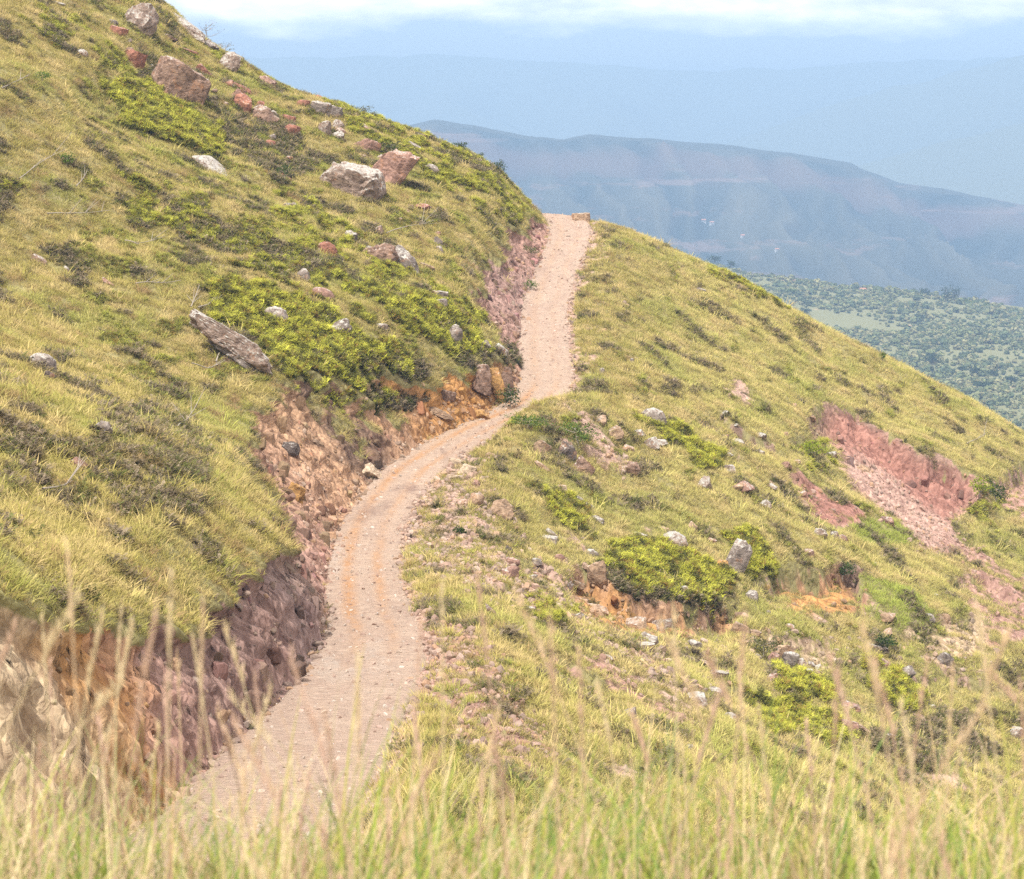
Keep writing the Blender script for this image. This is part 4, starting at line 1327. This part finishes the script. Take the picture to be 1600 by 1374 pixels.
# small stones lying on the road itself
NRd = 5000
ri = rng.integers(0, RU.shape[0], NRd); rj = rng.integers(1, RU.shape[1] - 1, NRd)
P = np.stack([RX[ri, rj], RY[ri, rj], RZ[ri, rj]], -1) + np.stack([rng.uniform(-.05, .05, NRd), rng.uniform(-.1, .1, NRd), np.zeros(NRd)], -1)
s = 0.03 + 0.16 * rng.random(NRd) ** 5
tint = np.array([(.48, .39, .31), (.42, .31, .25), (.38, .27, .21), (.50, .43, .36)])[rng.integers(0, 4, NRd)] * rng.uniform(0.8, 1.15, (NRd, 1))
instancer('road_gravel', P, rng.uniform(0, 6.28, (NRd, 3)), np.stack([s * 1.6, s * 1.6, s], -1), tint, rng.integers(0, 5, NRd), stone_src,
          'small stones scattered over the surface of the dirt road', 'gravel')

# broken rock standing out of the cut banks and scarps
chunk_src = []
for i in range(3):
    v, f = rock_shape('k', 520 + i, 2)
    chunk_src.append(source('rock_chunk', [(v * np.array((0.5, 0.42, 0.34)), f)], stone_src[0].data.materials[0]))
bw = np.where((CU < -2) & (CU > -9), sstep(0.6, 0.9, csoil) * sstep(0.6, 1.4, steep), 0) * np.where(CY < 112, 0.22, 0.4) + np.where(CU > 4, 0.2 * sstep(0.7, 0.95, csoil) * sstep(0.9, 1.6, steep), 0)
NBk = 650
k, P = sample(bw, NBk)
s = 0.14 + 0.62 * rng.random(NBk) ** 3
tint = scol[ci[k], cj[k]] * rng.uniform(0.45, 1.25, (NBk, 1)) * rng.uniform(0.9, 1.1, (NBk, 3))
instancer('bank_rubble', P, np.stack([rng.normal(0, 0.35, NBk), rng.normal(0.2, 0.4, NBk), rng.uniform(0, 6.28, NBk)], -1),
          np.stack([s * 1.0, s * 1.2, s * rng.uniform(1.2, 3.2, NBk)], -1), tint, rng.integers(0, 3, NBk), chunk_src,
          'broken rock and earth lumps in the faces of the road banks', 'rubble')
BAND = [(175, 10), (300, 40), (420, 120), (560, 190), (660, 260), (700, 420), (600, 430), (480, 300), (330, 190), (200, 110)]
bandw = np.where(in_poly(jx, jy, BAND), sstep(-0.1, 0.4, fbm(CX / 4, CY / 6, 3, 131)), 0)
bandw = np.maximum(bandw, 0.25 * in_poly(jx, jy, [(880, 640), (1330, 640), (1560, 1150), (1000, 1150), (720, 860)]))
k, P = sample(bandw, 150)
small_meshes = []
for i in range(6):
    v, f = rock_shape('bksbkb'[i], 800 + i, 3)
    me = mesh_np('small_rock', v * 0.5, f, True)
    me.set_sharp_from_angle(angle=math.radians(30))
    me.materials.append(ROCK_MAT)
    small_meshes.append(me)
for i in range(150):
    o = link(bpy.data.objects.new('small_rock', small_meshes[i % 6]))
    sz = 0.4 + 1.0 * rng.random() ** 2
    o.location = P[i] + np.array((0, 0, 0.10 * sz))
    o.scale = (sz * rng.uniform(1.0, 1.5), sz, sz * rng.uniform(0.5, 0.9))
    o.rotation_euler = (rng.normal(0, 0.2), rng.normal(0.4, 0.25), rng.uniform(0, 6.28))
    band_ = CU[k[i]] < 0
    tn = ('GWRBP' if band_ else 'TGPTW')[rng.integers(5)]
    t = TINT[tn]
    o.color = (*t, LICH[tn])
    cw = {'G': 'grey', 'W': 'pale', 'R': 'red', 'B': 'brown', 'P': 'pinkish', 'T': 'tan'}[tn]
    wh = 'upper left slope' if band_ else ('slope right of the upper road' if CY[k[i]] > 165 else 'lower slope right of the road')
    tag(o, 'small %s rock half buried in the %s' % (cw, wh), 'rock', 'small %s rocks on the %s' % (cw, wh), 'thing')

# ------------------------------------------------------------------ shrubs, branches
m = Mat('shrub_leaf')
oi = m.n('ShaderNodeObjectInfo')
n = m.noise(3.0, 3, 0.6)
m.leaf(m.mix(m.rng(n, 0.3, 0.7), m.mix(1.0, oi.outputs['Color'], (.6, .6, .6), 'MULTIPLY'), m.mix(1.0, oi.outputs['Color'], (1.35, 1.35, 1.3), 'MULTIPLY')), 0.3)
LEAF_M = m.m
m = Mat('grey_bark')
n = m.noise(9.0, 4, 0.6)
m.principled(m.mix(n, (.17, .14, .11), (.42, .37, .31)), 0.9, None, 0.1)
BARK_M = m.m

def tube(path, r0, r1, sides=6):
    path = np.array(path, float)
    n = len(path)
    vs, fs = [], []
    for i in range(n):
        t = path[min(i + 1, n - 1)] - path[max(i - 1, 0)]
        t = t / (np.linalg.norm(t) + 1e-9)
        a = np.cross(t, (0.3, 0.9, 0.2)); a /= np.linalg.norm(a) + 1e-9
        b = np.cross(t, a)
        r = r0 + (r1 - r0) * i / (n - 1)
        for k in range(sides):
            an = 2 * math.pi * k / sides
            vs.append(path[i] + r * (math.cos(an) * a + math.sin(an) * b))
    for i in range(n - 1):
        for k in range(sides):
            k2 = (k + 1) % sides
            fs += [(i * sides + k, i * sides + k2, (i + 1) * sides + k2), (i * sides + k, (i + 1) * sides + k2, (i + 1) * sides + k)]
    return np.array(vs), np.array(fs)

def join(name, parts, mat, parent=None, smooth=True):
    vs, fs, n = [], [], 0
    for v, f in parts:
        vs.append(v); fs.append(f + n); n += len(v)
    me = mesh_np(name, np.concatenate(vs), np.concatenate(fs), smooth)
    me.materials.append(mat)
    o = link(bpy.data.objects.new(name, me))
    if parent: o.parent = parent
    return o

def plant(name, label, cat, p, height, width, col, seed, trunk_h=0.3, nlimb=7, leaves=420, leaf=0.1, group=None, bare=False, trunk_r=0.04):
    r = np.random.default_rng(seed)
    root = link(bpy.data.objects.new(name, None))
    root.location = p
    tag(root, label, cat, group, 'thing')
    wood, lv = [], []
    tips = []
    top = np.array([r.normal(0, 0.05) * width, r.normal(0, 0.05) * width, height * 0.75])
    mid = top * 0.5 + np.array([r.normal(0, 0.04) * width, r.normal(0, 0.04) * width, 0])
    wood.append(tube([(0, 0, -0.15 * height), mid * 0.5, mid, top], trunk_r * height, trunk_r * 0.25 * height))
    for i in range(nlimb):
        t = trunk_h + (0.95 - trunk_h) * (i + r.random()) / nlimb
        st = mid * 2 * t if t < 0.5 else mid + (top - mid) * (t - 0.5) * 2
        az = i * 2.4 + r.normal(0, 0.4)
        ln = width * 0.5 * r.uniform(0.7, 1.05) * (1.1 - 0.55 * max(t - 0.5, 0))
        en = st + np.array([math.cos(az) * ln, math.sin(az) * ln, height * r.uniform(0.05, 0.32)])
        wood.append(tube([st, (st + en) / 2 + np.array([0, 0, -0.03 * height]), en], trunk_r * 0.45 * height, trunk_r * 0.12 * height, 5))
        tips += [en, (st + en) / 2]
        if bare:
            for q in range(3):
                e2 = en + np.array([r.normal(0, .18) * width, r.normal(0, .18) * width, abs(r.normal(0, .14)) * height])
                wood.append(tube([(st + en) * 0.5, en * 0.6 + e2 * 0.4, e2], trunk_r * 0.18 * height, trunk_r * 0.06 * height, 4))
                tips.append(e2)
    tips.append(top)
    join('trunk' if cat == 'tree' else 'stem', wood, BARK_M, root)
    tips = np.array(tips)
    for i in range(leaves):
        c = tips[r.integers(len(tips))] + r.normal(0, 1, 3) * np.array([0.13 * width, 0.13 * width, 0.085 * height]) * (0.5 if bare else 1)
        a = r.normal(size=3); a /= np.linalg.norm(a)
        b = np.cross(a, r.normal(size=3)); b /= np.linalg.norm(b) + 1e-9
        sz = leaf * r.uniform(0.6, 1.3)
        lv.append((np.array([c - a * sz, c + b * sz * 0.45, c + a * sz, c - b * sz * 0.45]), np.array([(0, 1, 2), (0, 2, 3)])))
    o = join('crown' if cat == 'tree' else 'foliage', lv, LEAF_M, root, False)
    o.color = (*col, 1)
    return root

def shrub(px, py, hpx, wpx, col, label, seed, **k):
    p, _ = ground(px, py)
    mp_ = p.y / FPX
    return plant('shrub', label, 'shrub', p, hpx * mp_, wpx * mp_, col, seed, leaf=k.pop('leaf', 0.075), **k)

DG, MG, YG, OLV = (.05, .075, .022), (.10, .15, .03), (.22, .26, .03), (.13, .13, .05)
shrub(324, 66, 34, 30, OLV, 'leafless twiggy shrub standing against the sky on the top skyline', 901, bare=True, leaves=90, leaf=0.06, trunk_r=0.03)
shrub(352, 76, 22, 26, OLV, 'small sparse shrub on the skyline right of the twiggy shrub', 902, bare=True, leaves=70, leaf=0.06, trunk_r=0.03)
shrub(720, 226, 16, 18, DG, 'dark round shrub on the skyline above the green band', 903, leaves=300)
shrub(752, 240, 16, 9, DG, 'thin upright shrub on the skyline towards the crest', 904, leaves=120)
shrub(781, 272, 24, 20, DG, 'dark shrub on the steep end of the skyline above the road', 905, leaves=350)
shrub(566, 166, 16, 26, OLV, 'low olive shrub on the skyline in mid hill', 906, leaves=260)
shrub(1379, 565, 16, 11, MG, 'lone little green shrub on the grassy spur', 907, leaves=200)
shrub(1262, 716, 30, 46, YG, 'leafy green shrub growing in the hollow left of the red slide', 908, leaves=620, leaf=0.10)
shrub(1556, 790, 40, 34, DG, 'dark bush at the right end of the red slide', 909, leaves=600, leaf=0.10)
shrub(1530, 778, 34, 34, YG, 'light green bush inside the right end of the red slide', 910, leaves=500, leaf=0.10)
shrub(797, 640, 36, 34, DG, 'dark bush at the foot of the rock pillars by the road', 911, leaves=520, leaf=0.09)
shrub(1316, 905, 26, 34, DG, 'dark bush on the lip of the brown scarp', 912, leaves=420, leaf=0.09)
shrub(905, 700, 44, 52, MG, 'green creeping bush draped over the grassy shoulder below the bend', 913, leaves=700, leaf=0.09)
shrub(822, 672, 26, 60, MG, 'low green bush on the rim of the road at the bend', 914, leaves=600, leaf=0.08)
shrub(720, 838, 16, 18, DG, 'small dark green bush on the stony bank below the road', 915, leaves=200)
shrub(66, 128, 16, 22, MG, 'bright green tuft of leaves alone in the grass at upper left', 916, leaves=260)
shrub(103, 262, 22, 20, MG, 'small green shrub beside the dead branch at left', 917, leaves=260)
shrub(445, 282, 26, 26, DG, 'dark green bush left of the huge slab boulder', 918, leaves=400)
shrub(612, 240, 20, 24, DG, 'dark leafy bush between the red rocks above the huge slab', 919, leaves=320)
shrub(1380, 1018, 28, 34, DG, 'dark bush on the lower slope near the cream scree', 920, leaves=420, leaf=0.09)
shrub(1192, 1030, 38, 46, OLV, 'brown-green bush left of the lower rock pile', 921, leaves=520, leaf=0.08)
shrub(830, 400, 16, 22, OLV, 'grassy bush at the inner edge of the upper road', 922, leaves=300)
shrub(830, 455, 18, 20, MG, 'green weed clump on the upper road cut', 923, leaves=260)

def ground_line(pts, r0, r1, lift, name, label, twigs=3, mat=BARK_M, seed=1):
    r = np.random.default_rng(seed)
    P3 = []
    for (a, b) in pts:
        p, nrm = ground(a, b)
        P3.append(np.array(p) + np.array((0, -0.1, lift)))
    P3 = np.array(P3)
    tt = np.linspace(0, 1, 9)
    ts = np.linspace(0, 1, len(P3))
    path = np.stack([np.interp(tt, ts, P3[:, k]) for k in range(3)], -1)
    path[:, 2] += 0.10 * np.sin(tt * 5 + r.random() * 3)
    root = link(bpy.data.objects.new(name, None))
    root.location = path[0]
    tag(root, label, 'branch', 'dead wood on the slopes', 'thing')
    o0 = path[0].copy()
    join('stem', [tube(path - o0, r0, r1)], mat, root)
    L_ = np.linalg.norm(path[-1] - path[0])
    for k in range(twigs):
        i = r.integers(2, 8)
        d = (path[-1] - path[0]) / L_
        e = path[i] + d * L_ * r.uniform(0.12, 0.3) + np.array([r.normal(0, .05), r.normal(0, .05), r.uniform(-0.02, 0.16)]) * L_
        join('twig', [tube([path[i] - o0, (path[i] + e) / 2 - o0, e - o0], r1 * 1.2, r1 * 0.5, 5)], mat, root)

BR = [
    ([(3, 146), (20, 134), (44, 127)], 'pale forked dead branch in the grass at the top left edge'),
    ([(31, 287), (55, 264), (92, 248)], 'long curved dead stem standing in the grass at upper left'),
    ([(74, 343), (120, 338), (172, 337)], 'pale dead branch lying level across the left grass'),
    ([(196, 383), (215, 390), (258, 374)], 'thin bent dead branch above the dense fern patch'),
    ([(212, 452), (245, 449), (282, 444)], 'straight pale stick pointing at the top of the fern patch'),
    ([(68, 779), (105, 765), (128, 742)], 'curved dead branch below the pinkish-grey leaning slab'),
    ([(299, 489), (305, 470), (312, 455)], 'upright dead twig at the upper end of the layered slab'),
    ([(310, 490), (330, 479), (348, 470)], 'short dead branch reaching right from the top of the layered slab'),
    ([(338, 575), (345, 555), (350, 535)], 'dead twigs growing up in front of the layered slab'),
    ([(300, 578), (325, 581), (352, 572)], 'grey dead branch lying under the layered slab'),
    ([(278, 678), (290, 665), (308, 640)], 'thin dead stalk leaning in the grass below the layered slab'),
    ([(604, 372), (640, 358), (678, 350)], 'thin dead branch right of the huge slab boulder'),
    ([(120, 300), (130, 285), (137, 274)], 'short forked dead twig in the dry grass at left'),
    ([(1510, 700), (1525, 690), (1540, 684)], 'pale forked branch on the grass above the red slide'),
]
for i, (pts, lab) in enumerate(BR):
    ground_line(pts, 0.038, 0.018, 0.32, 'dead_branch', lab, 4, seed=50 + i)
m = Mat('bleached_log')
m.principled(m.mix(m.noise(8, 4), (.38, .27, .14), (.52, .40, .24)), 0.9, None, 0.1)
ground_line([(1001, 1036), (1022, 1050), (1046, 1062)], 0.10, 0.07, 0.12, 'fallen_log', 'straw coloured fallen log on the pink gravel slope', 1, m.m, 80)
ground_line([(1064, 1064), (1080, 1077)], 0.09, 0.06, 0.12, 'fallen_log', 'short piece of log below the straw coloured log', 0, m.m, 81)
ground_line([(1018, 1139), (1044, 1156)], 0.09, 0.06, 0.12, 'fallen_log', 'lowest pale log on the slope above the grass tips', 0, m.m, 82)

# ------------------------------------------------------------------ the valley: trees, crop rows, houses
vf = grid_faces(*VX.shape)
vbvh = BVHTree.FromPolygons(np.stack([VX, VY, VZ], -1).reshape(-1, 3).tolist(), vf.tolist())
def vground(px, py, tree_=vbvh):
    for k in range(40):
        d = Vector(ray(px, py + k)).normalized()
        p = tree_.ray_cast(d * 300, d)[0]
        if p is not None:
            return p
    return Vector(at(px, py, 1900))
VT = [(1478, 478, 30, 16, 'tall dark tree left of the terraced field'), (1491, 474, 26, 15, 'round dark tree at the corner of the terraced field'),
      (1446, 463, 12, 14, 'small dark tree on the far edge left of the terraced field'), (1116, 408, 14, 16, 'dark tree just clear of the spur on the valley edge'),
      (1143, 418, 12, 12, 'second dark tree beyond the spur on the valley edge'), (1458, 570, 16, 20, 'dark broad tree in the middle of the valley slope'),
      (1522, 588, 16, 18, 'dark tree above the stone wall in the valley'), (1502, 583, 11, 12, 'small tree left of the dark tree above the stone wall'),
      (1552, 592, 13, 16, 'rounded tree at right in the valley above the spur'), (1532, 608, 12, 22, 'broad tree low in the valley near the spur'),
      (1580, 600, 13, 18, 'dark tree near the right edge in the valley'), (1258, 492, 10, 16, 'dark bushy tree just above the spur in mid valley'),
      (1235, 460, 9, 14, 'bright tree in the valley left of centre above the spur'), (1436, 500, 9, 14, 'small round tree in the upper middle of the valley')]
for i, (px, py, h, w, lab) in enumerate(VT):
    p = vground(px, py)
    s_ = p.y / FPX
    plant('valley_tree', lab, 'tree', p, h * s_, w * s_, (.035, .055, .022) if 'bright' not in lab else (.10, .14, .03), 950 + i, trunk_h=0.35, nlimb=10, leaves=260,
          leaf=0.10 * w * s_, group='trees standing in the valley', trunk_r=0.02)

# scrub over the valley floor
def blob(seed):
    r = np.random.default_rng(seed)
    parts = []
    for i in range(46):
        d = r.normal(size=3); d /= np.linalg.norm(d)
        c = d * np.array([0.5, 0.5, 0.42]) * r.uniform(0.55, 1.0) + np.array([0, 0, 0.4])
        a = np.cross(d, r.normal(size=3)); a /= np.linalg.norm(a)
        b = np.cross(d, a) + r.normal(0, 0.3, 3)
        sz = r.uniform(0.12, 0.26)
        parts.append((np.array([c - a * sz, c + b * sz, c + a * sz, c - b * sz]), np.array([(0, 1, 2), (0, 2, 3)])))
    return parts
VS_M = leaf_mat('valley_leaf', 0.2)
vsrc = [source('valley_bush', blob(600 + i), VS_M) for i in range(4)]
vp = 800 + FPX * VX / VY
okv = (vp > 1000) & (vp < 1750) & (VY > 900) & (VY < 2015)
ai, aj = np.nonzero(okv[:-1, :-1])
wv = ((VX[ai, aj + 1] - VX[ai, aj]) * (VY[ai + 1, aj] - VY[ai, aj])) * sstep(-0.55, 0.25, fbm(VX[ai, aj] / 90, VY[ai, aj] / 110, 4, 121)) + 1e-6
NV = 15000
cc = np.cumsum(wv)
kk = np.searchsorted(cc, rng.random(NV) * cc[-1])
a, b = rng.random(NV), rng.random(NV)
def blv(A):
    i, j = ai[kk], aj[kk]
    return (A[i, j] * (1 - a) + A[i + 1, j] * a) * (1 - b) + (A[i, j + 1] * (1 - a) + A[i + 1, j + 1] * a) * b
P = np.stack([blv(VX), blv(VY), blv(VZ) - 0.2], -1)
s = rng.uniform(1.2, 3.4, NV) * np.where(rng.random(NV) < 0.10, 1.9, 1.0)
tint = np.array([(.10, .125, .06), (.14, .16, .07), (.18, .19, .085), (.22, .21, .10)])[rng.integers(0, 4, NV)] * rng.uniform(0.8, 1.25, (NV, 1))
instancer('valley_scrub', P, np.stack([np.zeros(NV), np.zeros(NV), rng.uniform(0, 6.28, NV)], -1), np.stack([s * 1.2, s * 1.2, s], -1), tint,
          rng.integers(0, 4, NV), vsrc, 'dark green scrub and thickets spread over the valley floor', 'scrub')

# crop rows on the little terraced field
for i in range(9):
    x0, y0 = 1494 + i * 6.2, 468 + i * 1.1
    A_, B_ = vground(x0, y0), vground(x0 + 22, y0 + 9)
    parts = []
    r = np.random.default_rng(700 + i)
    for t in np.linspace(0, 1, 26):
        c = np.array(A_) * (1 - t) + np.array(B_) * t
        for q in range(3):
            e = c + r.normal(0, 0.35, 3) + np.array([0, 0, 0.9])
            d1, d2 = r.normal(size=3), r.normal(size=3)
            parts.append((np.array([e - d1 * .6, e + d2 * .6, e + d1 * .6, e - d2 * .6]) - np.array(A_), np.array([(0, 1, 2), (0, 2, 3)])))
    o = join('crop_row', parts, LEAF_M, None, False)
    o.location = A_
    o.color = (.10, .13, .035, 1)
    tag(o, ['first', 'second', 'third', 'fourth', 'fifth', 'sixth', 'seventh', 'eighth', 'ninth'][i] + ' row of crop plants on the terraced field, counted from the tall trees', 'crop row', 'crop rows on the terraced field', 'thing')

# small far houses
m = Mat('whitewash')
m.principled((.50, .49, .46), 0.9, None, 0.1)
WHITE = m.m
m = Mat('clay_tiles')
m.principled(m.mix(m.noise(0.8, 3), (.30, .13, .08), (.42, .22, .14)), 0.9, None, 0.1)
TILE = m.m
m = Mat('dark_opening')
m.principled((.05, .045, .04), 0.6, None, 0.2)
DARK = m.m
rid = bpy.data.objects['mesa_ridge'].data
rco = np.empty(len(rid.vertices) * 3, np.float32)
rid.vertices.foreach_get('co', rco)
rbvh = BVHTree.FromPolygons(rco.reshape(-1, 3).tolist(), grid_faces(330, 620).tolist())
def house(px, py, wpx, tr, label):
    p = vground(px, py, tr)
    s_ = p.y / FPX
    w, d, h = wpx * s_, wpx * s_ * 0.7, wpx * s_ * 0.42
    root = link(bpy.data.objects.new('small_house', None))
    root.location = p
    root.rotation_euler = (0, 0, 0.3)
    tag(root, label, 'house', 'far houses', 'thing')
    me = box_mesh('wall', (-w / 2, -d / 2, -3), (w / 2, d / 2, h)); me.materials.append(WHITE)
    o = link(bpy.data.objects.new('wall', me)); o.parent = root
    e = 0.06 * w
    v = np.array([(-w / 2 - e, -d / 2 - e, h + .02), (w / 2 + e, -d / 2 - e, h + .02), (w / 2 + e, d / 2 + e, h + .02), (-w / 2 - e, d / 2 + e, h + .02), (-w / 2 - e, 0, h * 1.6), (w / 2 + e, 0, h * 1.6)])
    f = np.array([(0, 1, 5), (0, 5, 4), (2, 3, 4), (2, 4, 5), (0, 4, 3), (1, 2, 5), (0, 3, 2), (0, 2, 1)])
    me = mesh_np('roof', v, f, False); me.materials.append(TILE)
    o = link(bpy.data.objects.new('roof', me)); o.parent = root
    for nm, xa, xb, za, zb in (('door', -0.08, 0.06, 0.0, 0.72), ('window', -0.36, -0.2, 0.32, 0.7), ('window', 0.2, 0.36, 0.32, 0.7)):
        me = box_mesh(nm, (xa * w, -d / 2 - 0.12, za * h), (xb * w, -d / 2 + 0.1, zb * h)); me.materials.append(DARK)
        o = link(bpy.data.objects.new(nm, me)); o.parent = root
house(1099, 347, 7, rbvh, 'tiny white house on the ridge face, left of a pair')
house(1112, 350, 6, rbvh, 'tiny white house on the ridge face, right of a pair')
house(1161, 371, 7, rbvh, 'tiny white house above the green bench of the ridge')
house(1214, 392, 6, rbvh, 'smallest white house low on the ridge face')
house(1348, 456, 9, vbvh, 'small house with red roof on the far edge of the valley')

# ------------------------------------------------------------------ tall grass in front of the camera
def near_ground(x, y):
    return knoll(np.asarray(x, float), np.asarray(y, float))
FV, FF, FC = [], [], []
fn = 0
fr = np.random.default_rng(77)
def add_blade(p, az, length, bend, width, col, segs=6):
    global fn
    v, f = blade_strip(p, az, length, bend, width, segs, fr)
    FV.append(v); FF.append(f + fn); fn += len(v)
    FC.append(np.repeat(np.array(col)[None], len(v), 0))
GREENS = [(.20, .27, .05), (.30, .35, .07), (.40, .38, .10), (.15, .23, .06), (.30, .34, .14)]
STRAWS = [(.60, .49, .27), (.66, .55, .33), (.54, .40, .22), (.62, .45, .31), (.46, .32, .18)]
NB = 8500
ys_ = 3.6 + 5.4 * fr.random(NB) ** 0.8
xs_ = fr.uniform(-1, 1, NB) * (0.30 * ys_ + 0.7)
for x, y in zip(xs_, ys_):
    z = float(near_ground(x, y)) - 0.03
    g = fr.random()
    patch = float(noise2(x * 1.3, y * 0.8, 7))
    if g < 0.56 + 0.4 * patch:
        col = np.array(GREENS[fr.integers(5)]); ln = fr.uniform(0.34, 0.80); wd = fr.uniform(0.005, 0.013)
    else:
        col = np.array(STRAWS[fr.integers(5)]); ln = fr.uniform(0.36, 0.84); wd = fr.uniform(0.004, 0.010)
    ln *= 0.85 + 0.55 * float(noise2(x * 2.1, y * 1.3, 8))
    add_blade((x, y, z), fr.normal(0.2, 1.6), ln, fr.uniform(0.05, 0.9), wd, col * fr.uniform(0.8, 1.2), 5)
def seed_stalk(x, y, h, lean, az, col):
    """a flowering stem with its loose seed head"""
    global fn
    z = float(near_ground(x, y)) - 0.03
    t = np.linspace(0, 1, 8)
    path = np.stack([x + math.cos(az) * lean * h * t ** 2, y + math.sin(az) * lean * h * t ** 2, z + h * t], -1)
    v, f = tube(path, 0.0028, 0.0018, 4)
    FV.append(v); FF.append(f + fn); fn += len(v); FC.append(np.repeat((np.array(col) * 0.95)[None], len(v), 0))
    tip = path[-1]
    dirn = path[-1] - path[-2]; dirn = dirn / np.linalg.norm(dirn)
    hl = fr.uniform(0.12, 0.26)
    for k in range(46):
        q = tip - dirn * hl * fr.random()
        add_blade(q, fr.uniform(0, 6.28), fr.uniform(0.025, 0.06), fr.uniform(0.05, 0.3), fr.uniform(0.003, 0.0065), np.array(col) * fr.uniform(0.85, 1.2), 2)
HEADS = [(.60, .45, .28), (.56, .39, .29), (.62, .50, .30), (.52, .36, .25)]
for px, top in [(25, 960), (65, 950), (105, 830), (128, 900), (160, 945), (190, 925), (208, 960), (245, 930), (268, 885), (300, 985), (318, 920), (348, 960), (398, 1040),
                (425, 1050), (452, 1010), (505, 1090), (560, 1020), (660, 945), (690, 905), (745, 890), (800, 900), (860, 960), (905, 1000), (930, 1045), (985, 1090), (1030, 950), (1052, 935), (1100, 1000),
                (1130, 1060), (1165, 950), (1185, 1090), (1290, 1000), (1310, 1040), (1345, 945), (1365, 1010), (1405, 1075), (1450, 1020), (1490, 1030), (1525, 935), (1545, 1080), (1580, 965), (1595, 1060)]:
    y = fr.uniform(4.4, 6.6)
    lean = fr.normal(0, 0.14)
    d = ray(px, top)
    x = d[0] * y
    h = d[2] * y - float(near_ground(x, y))
    h = min(max(h, 0.6), 1.45)
    seed_stalk(x - lean * h, y, h, lean, 0.0 if True else 0, HEADS[fr.integers(4)])
for k in range(110):
    y = fr.uniform(4.2, 7.6)
    x = fr.uniform(-1, 1) * (0.26 * y + 0.5)
    seed_stalk(x, y, fr.uniform(0.6, 0.98), fr.normal(0, 0.30), fr.uniform(0, 6.28), HEADS[fr.integers(4)])
fme = mesh_np('tall_grass', np.concatenate(FV), np.concatenate(FF), False)
add_attr(fme, 'tone', 'FLOAT_VECTOR', np.concatenate(FC))
m = Mat('tall_grass_blade')
m.leaf(m.attr('tone', 'Vector'), 0.4, 0.5)
fme.materials.append(m.m)
tag(link(bpy.data.objects.new('tall_grass', fme)), 'tall green and straw grass with seed heads close to the viewer', 'grass', kind='stuff')

# the same grass, thinner, over the rest of the knoll
NK = 9000
ky = 2.0 + 58 * rng.random(NK) ** 1.2
kx = rng.uniform(-1, 1, NK) * (0.36 * ky + 5)
P = np.stack([kx, ky, knoll(kx, ky)], -1)
keep = (ky > 8.0) | (np.abs(kx) > 0.30 * ky + 0.7)
P = P[keep]
NK = len(P)
s = rng.uniform(0.8, 1.4, NK)
tint = np.array([(.24, .24, .07), (.36, .29, .13), (.20, .24, .055)])[rng.integers(0, 3, NK)] * rng.uniform(0.8, 1.2, (NK, 1))
instancer('knoll_grass', P, np.stack([rng.normal(0, .15, NK), rng.normal(.1, .15, NK), rng.uniform(0, 6.28, NK)], -1), np.stack([s, s, s], -1), tint,
          rng.integers(0, len(tufts), NK), tufts, 'grass tufts on the slope below the viewpoint', 'grass')
